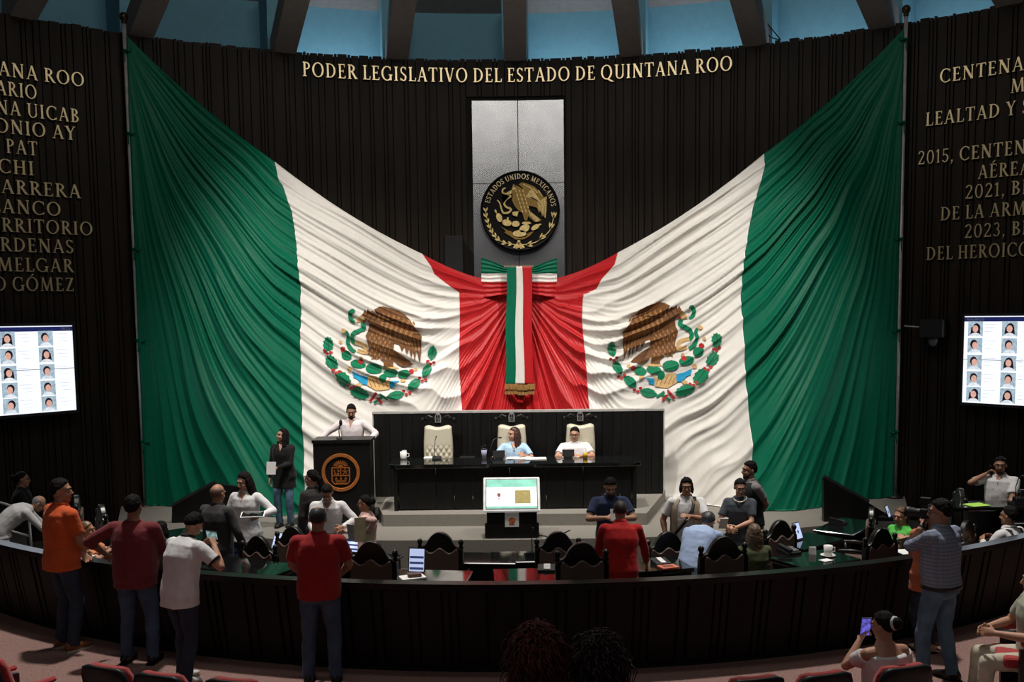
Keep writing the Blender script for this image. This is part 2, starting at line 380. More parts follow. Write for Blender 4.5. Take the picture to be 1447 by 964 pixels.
for t, l, r_ in (('ANA ROO', (-3, 106), (119, 123)), ('ARIO', (-6, 133), (52, 141)), ('NA UICAB', (-6, 161), (112, 173)), ('ONIO AY', (-8, 187), (107, 198)), ('PAT', (8, 216), (53, 220)),
                 ('CHI', (-3, 244), (48, 248)), ('ARRERA', (1, 273), (114, 280)), ('LANCO', (-14, 301), (86, 304)), ('RRITORIO', (2, 328), (131, 332)), ('RDENAS', (0, 355), (104, 358)), ('MELGAR', (-4, 383), (104, 385)), ('O GÓMEZ', (-10, 410), (105, 412))):
    wall_text(t, l, r_, .225, LW % t)
RW = 'gold line reading %s on the dark wall above the right screen'
for t, l, r_ in (('CENTENA', (1328, 118), (1447, 99)), ('M', (1428, 132), (1449, 129)), ('LEALTAD Y S', (1308, 178), (1456, 160)), ('2015, CENTEN', (1297, 233), (1450, 217)), ('AÉREA', (1382, 253), (1456, 246)),
                 ('2021, BI', (1364, 281), (1452, 274)), ('DE LA ARM', (1329, 312), (1450, 303)), ('2023, BI', (1363, 337), (1452, 331)), ('DEL HEROICO', (1309, 368), (1456, 361))):
    wall_text(t, l, r_, .225, {'2021, BI': 'gold line beginning 2021 just below the line AÉREA above the right screen', '2023, BI': 'gold line beginning 2023 just above the line DEL HEROICO above the right screen'}.get(t, RW % t))

# ------------------------------------------------------------------ helpers for parts given in world space
def wpart(mb, name, m, parent, smooth=False, label=None):
    """part whose vertices are in world space, under a thing that is moved but not turned (or under one of its parts)"""
    root = parent.parent if parent.parent else parent
    o = mb.build(name, m, parent, smooth, label=label, org=root.location); o.location = (0, 0, 0)
    return o
def quad_mesh(name, P, mats, midx, parent, org, keep=None, smooth=True):
    """numpy grid (r,c,3) to a mesh"""
    r, c, _ = P.shape
    idx = np.arange(r*c).reshape(r, c)
    F = np.stack([idx[:-1, :-1], idx[:-1, 1:], idx[1:, 1:], idx[1:, :-1]], -1).reshape(-1, 4)
    mi = None if midx is None else midx.reshape(-1)
    if keep is not None:
        k = keep.reshape(-1); F = F[k]; mi = mi[k] if mi is not None else None
    V = P.reshape(-1, 3)
    used, inv = np.unique(F, return_inverse=True); V = V[used]; F = inv.reshape(-1, 4)
    me = bpy.data.meshes.new(name); me.from_pydata((V - np.array(org)).tolist(), [], F.tolist())
    for m in mats: me.materials.append(m)
    if mi is not None: me.polygons.foreach_set('material_index', mi.astype(np.int32))
    if smooth: me.polygons.foreach_set('use_smooth', np.ones(len(F), bool))
    me.update()
    o = bpy.data.objects.new(name, me); C.objects.link(o); o.parent = parent
    return o

# ------------------------------------------------------------------ the great draped flag
POLE = {'L': (cyl(179, 50, 11.72), (179, 50), (206, 705)), 'R': (cyl(1277, 40, 11.72), (1277, 40), (1262, 705))}
KN = gy(735, 396, 19.5)
TOPS = {'L': [(179, 50), (388, 228), (597, 359), (680, 396), (735, 402)], 'R': [(1277, 40), (1080, 217), (873, 357), (790, 396), (735, 402)]}
def seam(pts, t):
    p = np.array(pts, float); d = np.r_[0, np.cumsum(np.hypot(*np.diff(p, axis=0).T))]; d /= d[-1]
    return np.stack([np.interp(t, d, p[:, 0]), np.interp(t, d, p[:, 1])], -1)
SEAMS = {'L': [[(179, 50), (188, 300), (206, 716)], [(388, 228), (396, 258), (400, 262), (413, 300), (425, 400), (426, 560), (429, 640), (432, 740)],
               [(597, 359), (610, 378), (614, 388), (632, 402), (649, 408), (650, 440), (649, 520), (653, 580), (656, 690)], [(735, 402), (735, 690)]],
         'R': [[(1277, 40), (1271, 300), (1262, 722)], [(1080, 217), (1079, 240), (1063, 300), (1050, 370), (1047, 430), (1052, 520), (1063, 620), (1064, 730)],
               [(873, 357), (868, 375), (850, 395), (843, 408), (824, 416), (822, 450), (828, 520), (833, 580), (838, 690)], [(735, 402), (735, 690)]]}
def flag_base(px, py, side):
    """where a sight line meets the hanging cloth: chord from pole to knot, drawn forward toward its hem"""
    dx = (px-PPX)/FPX; dy = -(py-PPY)/FPX
    D = np.stack([RT[i]*dx + UPV[i]*dy + FWD[i] for i in range(3)], -1)
    pl = POLE[side][0]; Y = np.full(px.shape, 18.5)
    for _ in range(14):
        t = Y/D[..., 1]; X = D[..., 0]*t; Z = CAMZ + D[..., 2]*t
        u = np.clip((X-pl.x)/(KN.x-pl.x), 0, 1); s1 = np.clip(u/.38, 0, 1); s1 = s1*s1*(3-2*s1); s2 = np.clip((u-.5)/.5, 0, 1)
        zt = pl.z + (KN.z-pl.z)*(1-(1-u)**1.25)
        Yn = pl.y + (KN.y-pl.y)*u - .265*s1*(1-.6*s2)*np.maximum(zt-Z, 0)
        Y = .5*Y + .5*Yn
    t = Y/D[..., 1]
    return np.stack([D[..., 0]*t, Y, CAMZ + D[..., 2]*t], -1)
def wob(x, seed, n=5, lo=.6, hi=3.0):
    rg = np.random.RandomState(seed); v = 0
    for i in range(n): v = v + np.sin(x*rg.uniform(lo, hi) + rg.uniform(0, 6.28))
    return v/n
def folds(px, py, side):
    (x0, y0) = POLE[side][1]; sg = 1 if side == 'L' else -1
    U = np.clip((px-x0)/(735-x0), 0.004, .996)
    tp = np.array(TOPS[side]); o = np.argsort(tp[:, 0]); yt = np.interp(px, tp[o, 0], tp[o, 1])
    wk = np.clip((U-.70)/.2, 0, 1); wk = wk*wk*(3-2*wk); g = 700*U**.65*((1-U)**.6*(1-wk) + 1.15*(1-U)*wk) + 5
    q = np.maximum(py-yt, 0)/g
    s = np.arctan(q)*1.9
    sd = 3 if side == 'L' else 11
    xx = px/90.; yy = py/90.
    warp = .16*wob(s*6, sd) + .10*wob(xx*1.1+yy*.5, sd+1) + .05*wob(xx*2-yy*1.3, sd+2)
    ph = PI*((8-2.6*wk)*(s+warp*.55))
    r1 = 1-np.abs(np.sin(ph))**.85
    r2 = 1-np.abs(np.sin(PI*(21*(s+warp*.3))+1.3))
    r3 = np.sin(PI*44*(s+warp*.2))
    m1 = .55+.45*wob(xx*1.3+s*2, sd+4)*1.6; m2 = .5+.5*wob(xx*1.7-yy+s*3, sd+5)*1.6
    spacing = (1+q*q)*g/1.9/8*.0133
    A = np.clip(.52*spacing, .015, .15)
    A = A*(.12+.88*np.clip((U-.02)/.16, 0, 1)); edge = np.clip((py-yt)/10., 0, 1)
    return edge*A*(r1*np.clip(m1, .15, 1.2) + .26*r2*np.clip(m2, 0, 1) + .025*r3 + .35*np.sin(PI*3.3*(s+warp)))
def flag_pts(px, py, side, off=0.):
    P = flag_base(px, py, side); d = folds(px, py, side) + off
    P[..., 1] -= d*.97; P[..., 2] = np.maximum(P[..., 2] + d*.12, DZ + .012)
    return P
flag = thing('draped_flag', 'huge green white and red flag swagged from two poles to the bow in the middle', 'flag', (KN.x, KN.y, 0.2))
bpy.context.view_layer.update()
white_panels = {}
for side in 'LR':
    bs = [seam(s, np.linspace(0, 1, 240)) for s in SEAMS[side]]
    for k, (nm, m, nc) in enumerate((('green_panel', m_fgreen, 170), ('white_panel', m_fwhite, 170), ('red_panel', m_fred, 150))):
        a = np.linspace(0, 1, nc)[None, :, None]
        Q = bs[k][:, None, :]*(1-a) + bs[k+1][:, None, :]*a
        v = np.linspace(0, 1, 240)[:, None]
        px, py = Q[..., 0], Q[..., 1] + 4*a[..., 0]*(1-a[..., 0])*9*(1-v)**2
        o = quad_mesh(nm, flag_pts(px, py, side), [m], None, flag, flag.location)
        sm = o.modifiers.new('thick', 'SOLIDIFY'); sm.thickness = .004; sm.offset = 1
        if nm == 'white_panel': white_panels[side] = o

# coat of arms: outlines on a 1205 x 964 drawing board, painter's order
def el(cx, cy, rx, ry, rot=0, n=18, serr=0.0):
    c, s_ = math.cos(math.radians(rot)), math.sin(math.radians(rot)); out = []
    for i in range(n):
        t = 2*PI*i/n; k = 1 + (serr if i % 2 else -serr); x, y = rx*k*math.cos(t), ry*k*math.sin(t)
        out.append((cx + x*c - y*s_, cy + x*s_ + y*c))
    return out
def leaf(cx, cy, L, W, rot): 
    c, s_ = math.cos(math.radians(rot)), math.sin(math.radians(rot))
    pr = [(-1, 0), (-.6, .7), (-.1, 1), (.5, .75), (1, 0), (.5, -.75), (-.1, -1), (-.6, -.7)]
    return [(cx + L*x*c - W*y*s_, cy + L*x*s_ + W*y*c) for x, y in pr]
def band(pts, wds):
    pts = [Vector(p) for p in pts]; L = []; R_ = []
    if not isinstance(wds, (list, tuple)): wds = [wds]*len(pts)
    if len(pts) > 3:                    # round the bends
        q_, w2 = [], []
        for i in range(len(pts)-1):
            a, b_, c, d = pts[max(i-1, 0)], pts[i], pts[i+1], pts[min(i+2, len(pts)-1)]
            for k in range(4):
                t = k/4; q_.append(.5*((2*b_) + (c-a)*t + (2*a-5*b_+4*c-d)*t*t + (3*b_-a-3*c+d)*t**3)); w2.append(wds[i]*(1-t)+wds[i+1]*t)
        pts = q_ + [pts[-1]]; wds = w2 + [wds[-1]]
    for i, p in enumerate(pts):
        t = (pts[min(i+1, len(pts)-1)] - pts[max(i-1, 0)]).normalized(); nn = Vector((-t.y, t.x))*wds[i]/2
        L.append(tuple(p+nn)); R_.append(tuple(p-nn))
    return L + R_[::-1]
EMB = []
def E_(col, poly, rel=.03): EMB.append((col, poly, rel))
for sgn in (1, -1):   # ribbon tails under the wreath
    pass
E_('g', band([(585, 838), (520, 885)], 20)); E_('r', band([(610, 825), (676, 898)], 22)); E_('g', band([(560, 858), (640, 912)], 20)); E_('r', band([(612, 868), (570, 914)], 20)); E_('w', band([(596, 815), (604, 862)], 20))
for cx, cy, L, W, r_ in ((148, 478, 66, 40, 80), (195, 632, 68, 40, 62), (300, 752, 70, 42, 42), (455, 846, 78, 40, 12)): E_('g', leaf(cx, cy, L, W, r_)); E_('d', band([(cx-L*.8*math.cos(math.radians(r_)), cy-L*.8*math.sin(math.radians(r_))), (cx+L*.8*math.cos(math.radians(r_)), cy+L*.8*math.sin(math.radians(r_)))], 7), .032)
for cx, cy, L, W, r_ in ((1030, 402, 62, 42, 95), (995, 562, 66, 44, 125), (895, 706, 80, 50, 130), (760, 826, 86, 44, 160)): E_('g', el(cx, cy, L, W, r_, 22, .10)); E_('d', band([(cx-L*.8*math.cos(math.radians(r_)), cy-L*.8*math.sin(math.radians(r_))), (cx+L*.8*math.cos(math.radians(r_)), cy+L*.8*math.sin(math.radians(r_)))], 7), .032)
for x, y in ((160, 555), (228, 702), (362, 815), (1030, 468), (955, 634), (830, 765)):
    for dx, dy in ((-27, 8), (25, -6), (2, 20)): E_('r', el(x+dx, y+dy, 15, 13, 0, 10))
E_('b', [(688, 690), (760, 672), (825, 638), (812, 690), (770, 712), (742, 752), (690, 756)]); E_('b', [(415, 722), (505, 722), (505, 780), (450, 768), (470, 748)])
E_('t', [(500, 692), (538, 735), (590, 722), (605, 685), (690, 680), (692, 762), (615, 808), (510, 792)]); 
for k in range(5): E_('n', band([(520+34*k, 776), (548+34*k, 712)], 5), .034)
for x, y, rx, ry in ((845, 622, 22, 20), (395, 718, 22, 15), (760, 757, 24, 17)): E_('t', el(x, y, rx, ry))
for x, y, rx, ry, r_ in ((875, 500, 46, 40, -40), (775, 574, 64, 38, -12), (642, 615, 70, 46, -8), (500, 652, 62, 36, 5), (385, 660, 54, 38, 15), (562, 700, 32, 38, 0)): E_('g', el(x, y, rx, ry, r_), .05)
for x, y in ((905, 447), (755, 553), (325, 638)): E_('r', el(x, y, 22, 23), .055)
for x, y in ((930, 385), (748, 522), (290, 618)): E_('t', el(x, y, 16, 14))
E_('n', [(470, 455), (400, 500), (340, 545), (306, 580), (400, 600), (445, 572), (486, 530)], .045)
for k in range(4): E_('k', band([(466-8*k, 476+14*k), (350+14*k, 560+8*k)], 5), .05)
E_('t', [(475, 590), (425, 612), (500, 622), (575, 618), (552, 594)], .05)
E_('n', [(640, 470), (690, 450), (705, 480), (665, 500), (660, 528), (600, 528), (612, 490)], .05)
E_('t', [(690, 470), (780, 440), (790, 470), (740, 488), (700, 490)], .05)
E_('n', [(560, 78), (500, 95), (440, 115), (375, 150), (330, 200), (285, 275), (235, 335), (250, 572), (284, 450), (292, 556), (313, 455), (322, 530), (345, 440), (360, 495), (385, 425), (402, 465), (430, 405), (470, 392), (474, 470), (470, 520), (482, 560), (478, 602), (550, 605), (562, 560), (612, 500), (660, 500), (690, 470), (686, 440), (692, 400), (712, 330), (692, 280), (682, 225), (700, 195), (728, 186), (752, 165), (736, 148), (716, 106), (704, 130), (690, 102), (672, 122), (640, 125), (612, 158), (634, 108), (600, 84)], .07)
rg = random.Random(5)
for i in range(7):      # wing coverts and flight feathers
    for j in range(8 - i//2):
        x = 300 + 42*j + 16*i*.4; y = 225 + 26*i - 17*j + (j*j)*1.0
        if x < 640 and y > 100: E_('l', leaf(x, y, 24, 7.5, 118 - j*3), .085)
for k in range(7): E_('l', leaf(262+30*k, 420-14*k, 70-5*k, 7, 94+k*4), .08)
for i in range(7):
    for j in range(5): E_('l', leaf(508+38*j+(i % 2)*15, 320+34*i, 17, 6, 78), .09)
for j in range(7): E_('k', leaf(600+16*j, 150+(j % 3)*26, 22, 5, 70), .085)
E_('k', [(372, 190), (470, 212), (560, 214), (610, 196), (560, 204), (470, 200)], .088)
E_('t', [(718, 176), (752, 160), (786, 186), (797, 218), (770, 205), (752, 216), (722, 204)], .08); E_('r', el(722, 206, 17, 9), .085); E_('k', el(715, 160, 6, 6), .085)
E_('g', band([(800, 128), (822, 118), (846, 145), (838, 188), (806, 214)], [12, 36, 34, 34, 22]), .06); E_('w', el(803, 150, 9, 6), .062)
E_('g', band([(742, 222), (728, 262), (775, 288), (815, 312), (828, 362), (800, 392)], [34, 36, 36, 36, 34, 32]), .06)
E_('t', band([(806, 385), (738, 402), (712, 440), (735, 468)], [32, 36, 34, 20]), .055)
E_('g', band([(800, 470), (842, 440), (868, 385), (862, 325), (882, 292)], [26, 36, 32, 26, 22]), .055); E_('t', el(900, 287, 22, 19), .056)
emb_mats = {'g': M_('emblem_green', (.0, .19, .085), .5), 'd': M_('emblem_dark_green', (.0, .07, .035), .5), 'r': M_('emblem_red', (.45, .02, .02), .5), 'w': m_fwhite, 'b': M_('emblem_blue', (.01, .30, .55), .5),
            't': M_('emblem_tan', (.62, .40, .17), .5), 'n': M_('emblem_brown', (.16, .065, .02), .5, var=.25, scale=14), 'k': M_('emblem_dark_brown', (.04, .016, .007), .5), 'l': M_('emblem_light_brown', (.36, .18, .065), .5)}
KEYS = list(emb_mats)
def inside(px, py, poly):
    r = np.zeros(px.shape, bool); n = len(poly)
    for i in range(n):
        x0, y0 = poly[i]; x1, y1 = poly[(i+1) % n]
        if y0 == y1: continue
        c = ((y0 > py) != (y1 > py)) & (px < (x1-x0)*(py-y0)/(y1-y0)+x0); r ^= c
    return r
for side in 'LR':
    gx = np.linspace(90, 1090, 331); gyy = np.linspace(60, 930, 287)
    BX, BY = np.meshgrid(gx, gyy); cx_ = (BX[:-1, :-1]+BX[1:, 1:])/2; cy_ = (BY[:-1, :-1]+BY[1:, 1:])/2
    mi = np.full(cx_.shape, -1)
    for col, poly, rel in EMB:
        a = np.array(poly); bb = (cx_ > a[:, 0].min()) & (cx_ < a[:, 0].max()) & (cy_ > a[:, 1].min()) & (cy_ < a[:, 1].max())
        mi[inside(cx_, cy_, poly) & bb] = KEYS.index(col)
    if side == 'R': PXg, PYg = 840 + BX/6.025, 415 + BY/6.025
    else: PXg, PYg = 440 + (1205-28-BX)/6.025, 420 + (BY*.985+5)/6.025
    quad_mesh('coat_of_arms', flag_pts(PXg, PYg, side, .03), [emb_mats[k] for k in KEYS], mi, white_panels[side], flag.location, keep=mi >= 0)

# poles with finials and ties
for side, lab in (('L', 'tall steel flagpole with ball finial at the left edge of the flag'), ('R', 'tall steel flagpole with ball finial at the right edge of the flag')):
    p = POLE[side][0].copy(); p.x += -.06 if side == 'L' else .06; p.y += .06
    zb = DZ if side == 'R' else 0.15
    t = thing('flagpole', lab, 'flagpole', (p.x, p.y, zb))
    b = MB(); b.lathe([(.045, 0), (.045, 2.6), (.04, 2.62), (.04, 5.2), (.034, 5.22), (.034, p.z+.25-zb)], n=14); b.build('pole', m_chrome, t, True)
    b = MB(); b.ell((0, 0, p.z+.33-zb), (.075, .075, .08)); b.lathe([(.03, p.z+.2-zb), (.05, p.z+.24-zb), (.03, p.z+.28-zb)]); b.build('finial', M_('bronze', (.10, .07, .045), .35, .8), t, True)
    b = MB(); b.lathe([(.0, 0), (.15, 0), (.15, .03), (.07, .05), (.05, .15), (.0, .15)], n=20); b.build('base', m_blackmat, t, True)
    for z in (1.2, 3.0, 4.6, 6.6, 8.0):
        b = MB(); s_ = 1 if side == 'L' else -1
        b.lathe([(.048, z-.03), (.056, z), (.048, z+.03)], n=12); b.tube([(0, -.05, z), (s_*.1, -.1, z-.03), (s_*.16, -.12, z+.02)], .014, 6); b.tube([(0, -.05, z), (s_*.03, -.1, z-.12), (s_*.02, -.1, z-.2)], .01, 5)
        b.build('ribbon_tie', m_fgreen, t, True)

# ------------------------------------------------------------------ bow and hanging sash
bow = thing('tricolour_bow', 'flat green white and red bow with a long hanging sash below the round emblem', 'bow', gy(735, 556, 19.0))
bpy.context.view_layer.update()
def cloth(name, fn, m, parent, nr=26, nc=40, amp=.012, fr=3.0, dirn='v', seed=0, Y=19.1, bulge=0.0):
    v, u = np.meshgrid(np.linspace(0, 1, nr), np.linspace(0, 1, nc), indexing='ij')
    P = np.zeros((nr, nc, 3))
    for i in range(nr):
        for j in range(nc):
            x, y = fn(u[i, j], v[i, j]); p = gy(x, y, Y); P[i, j] = p
    w_ = u if dirn == 'u' else v
    P[..., 1] -= amp*(1-np.abs(np.sin(PI*fr*(w_ + .10*wob((v if dirn == 'u' else u)*5, seed)))))
    P[..., 1] -= bulge*np.sin(PI*u)
    o = quad_mesh(name, P, [m], None, parent, bow.location)
    sm = o.modifiers.new('thick', 'SOLIDIFY'); sm.thickness = .006; sm.offset = 1
    return o
for sd, (xa, xb) in (('l', (680, 717)), ('r', (787, 752))):
    t0, t1 = (365, 377)
    dip = lambda u: u*u*(3-2*u)*.5 + u*.5
    cloth('bow_band', lambda u, v: (xa+(xb-xa)*u, (t0+(t1-t0)*dip(u))*(1-v) + 387*v), m_fgreen, bow, amp=.025, fr=3.5, seed=1, bulge=.06, Y=19.25)
    cloth('bow_band', lambda u, v: (xa+(xb-xa)*u, 387*(1-v) + 399*v), m_fwhite, bow, amp=.018, fr=2.2, seed=2, bulge=.06, Y=19.25)
    cloth('bow_band', lambda u, v: (xa+(xb-xa)*u, 399*(1-v) + (421-5*dip(u))*v), m_fred, bow, amp=.025, fr=3.2, seed=3, bulge=.06, Y=19.25)
for k, (x0, x1, x2, x3, m) in enumerate(((716, 729.5, 714.5, 728, m_fgreen), (729.5, 738, 728, 741, m_fwhite), (738, 751, 741, 753, m_fred))):
    cloth('sash_band', lambda u, v: ((x0+(x1-x0)*u)*(1-v) + (x2+(x3-x2)*u)*v + .6*math.sin(v*9), 376.5 + (543-376.5)*v), m, bow, nr=60, nc=14, amp=.018, fr=1.0, dirn='u', seed=k, Y=19.02)
b = MB()
for k in range(44):
    x = 714 + 41*k/43; yy = 542.5 + (1.2 if 18 < k < 34 else 0)
    for (y0, y1, dY) in ((yy, yy+8, 0), (yy+7, yy+15, .02)):
        p, q = gy(x, y0, 18.97+dY), gy(x + rnd.uniform(-.5, .5), y1, 18.95+dY); b.tube([p, q], [.0075, .006], 5)
wpart(b, 'gold_fringe', M_('gold_thread', (.36, .19, .06), .6, .25, var=.3, scale=60), bow, label='brown gold fringe')
b = MB(); p, q = gy(712, 377, 19.04), gy(754, 377, 19.04); b.tube([p, q], .022, 8); wpart(b, 'sash_rod', M_('wood_rod', (.25, .13, .08), .5), bow)

# ------------------------------------------------------------------ round emblem on the cladding
mc = gy(735, 298, 19.72); MR = .78
med = thing('round_emblem', 'black round plaque with gold eagle and ESTADOS UNIDOS MEXICANOS on the steel cladding', 'emblem', mc)
RX = Matrix.Rotation(PI/2, 3, 'X')
b = MB(); b.lathe([(0, -.16), (MR-.03, -.16), (MR, -.13), (MR, -.02), (MR-.02, .01), (MR-.05, .0), (0, .0)], n=64, M=RX); b.build('disc', M_('black_enamel', (.005, .005, .005), .5, spec=.15), med)
b = MB(); b.lathe([(MR-.028, -.0), (MR-.012, .018), (MR+.004, .0), (MR-.012, -.02)], n=64, M=RX)
groups, wd = words_of('ESTADOS UNIDOS MEXICANOS', .13)
a0, a1 = math.radians(166), math.radians(7); capm = .10; rb = .615
for g_ in groups:
    b = MB()
    def ft(u, v, d):
        a = a0 + (a1-a0)*u/wd; r = rb + v*capm; return (r*math.cos(a), -d, r*math.sin(a))
    for p in g_: b.prism(p, ft, .0, .025)
    b.build('gold_word', m_gold, med)
sc_ = MR/365.
fe = lambda u, v, d: ((u-468)*sc_, -d, (475-v)*sc_)
m_golddk = M_('gold_shade', (.34, .21, .06), .42, .7, var=.2, scale=30)
b = MB(); hi = MB()
body_ = [(385, 300), (400, 258), (430, 250), (470, 262), (500, 300), (520, 360), (545, 430), (545, 500), (530, 565), (505, 560), (490, 500), (450, 470), (415, 430), (395, 380), (402, 340)]
wing_ = [(455, 238), (490, 220), (540, 235), (600, 260), (650, 310), (690, 360), (715, 400), (712, 470), (700, 548), (690, 540), (682, 480), (668, 535), (655, 470), (640, 500), (622, 450), (590, 440), (545, 430), (520, 360), (500, 300), (488, 262)]
b.prism(body_, fe, 0, .05); b.prism(wing_, fe, 0, .042); b.prism([(545, 470), (662, 562), (640, 578), (600, 578), (535, 520)], fe, 0, .04)
for k in range(6): hi.prism(band([(522+10*k, 345-14*k), (600+16*k, 372+14*k)], [13, 9]), fe, .03, .052)
for k in range(6): hi.prism(band([(632+15*k, 400-10*k), (640+11*k, 470+14*k)], [10, 5]), fe, .03, .05)
for k in range(4): hi.prism(band([(500+45*k, 240+18*k), (545+42*k, 262+28*k)], [12, 8]), fe, .03, .055)
for i in range(6):
    for j in range(3): hi.prism(leaf(432+32*j+11*i, 300+36*i, 17, 6, 72), fe, .04, .062)
for k in range(4): hi.prism(band([(552, 482+9*k), (648-10*k, 562+5*k)], [5, 8]), fe, .03, .05)
hi.prism([(398, 285), (345, 312), (340, 330), (362, 328), (388, 322)], fe, 0, .07); hi.prism(el(415, 275, 18, 14), fe, 0, .06)
for k in range(3): hi.prism(band([(405+12*k, 262), (410+14*k, 236+6*k)], [10, 3]), fe, 0, .05)
hi.prism(band([(338, 268), (312, 280), (310, 312), (345, 325), (384, 342), (345, 370), (322, 408), (342, 440), (382, 458), (366, 488), (316, 494), (296, 455), (282, 405), (258, 376)], [8, 15, 15, 15, 17, 17, 17, 17, 18, 18, 17, 14, 11, 8]), fe, 0, .045)
hi.prism([(395, 488), (455, 478), (440, 528), (398, 515)], fe, 0, .05); hi.prism(el(525, 588, 42, 13), fe, 0, .05)
for x, y, rx, ry, r_ in ((275, 535, 26, 42, -20), (345, 583, 44, 29, 12), (426, 594, 36, 27, 0), (506, 636, 50, 33, -25), (606, 626, 42, 21, -28), (460, 682, 62, 30, 0), (244, 478, 8, 18, -25), (648, 602, 14, 7, -10), (354, 545, 8, 12, 0)): hi.prism(el(x, y, rx, ry, r_), fe, 0, .045)
b.prism([(288, 616), (350, 652), (395, 665), (402, 700), (460, 722), (520, 712), (535, 680), (592, 662), (560, 700), (500, 735), (420, 735), (350, 690), (318, 668), (340, 662)], fe, 0, .035)
for k in range(5): hi.prism(band([(452, 755), (405+24*k, 812+8*(k % 2))], [8, 18]), fe, 0, .03)
hi.prism(rect(440, 742, 466, 762), fe, 0, .035)
for k, (x, y, r_) in enumerate(((152, 462, 85), (152, 512, 80), (166, 565, 70), (185, 612, 62), (205, 655, 55), (232, 695, 48), (262, 730, 40), (318, 765, 22), (372, 775, 10))):
    for q in (-1, 1): hi.prism(leaf(x+q*9*math.sin(math.radians(r_)), y-q*9*math.cos(math.radians(r_)), 24, 8, r_+q*28), fe, 0, .03)
for x, y, r_ in ((776, 522, 95), (750, 618, 110), (664, 718, 135), (548, 782, 165)):
    for q in (-30, 0, 30): hi.prism(leaf(x+q*.35*math.sin(math.radians(r_)), y-q*.35*math.cos(math.radians(r_)), 36, 9, r_+q*.8), fe, 0, .03)
hi.prism(band([(772, 548), (748, 640), (690, 705), (600, 765), (470, 785)], 6), fe, 0, .025); hi.prism(band([(150, 480), (190, 640), (270, 742), (430, 785)], 6), fe, 0, .025)
ge = b.build('gold_eagle', m_golddk, med, label='dark gold eagle body'); hi.build('gold_relief', m_goldpaint, ge, label='bright gold feathers, snake and wreath')

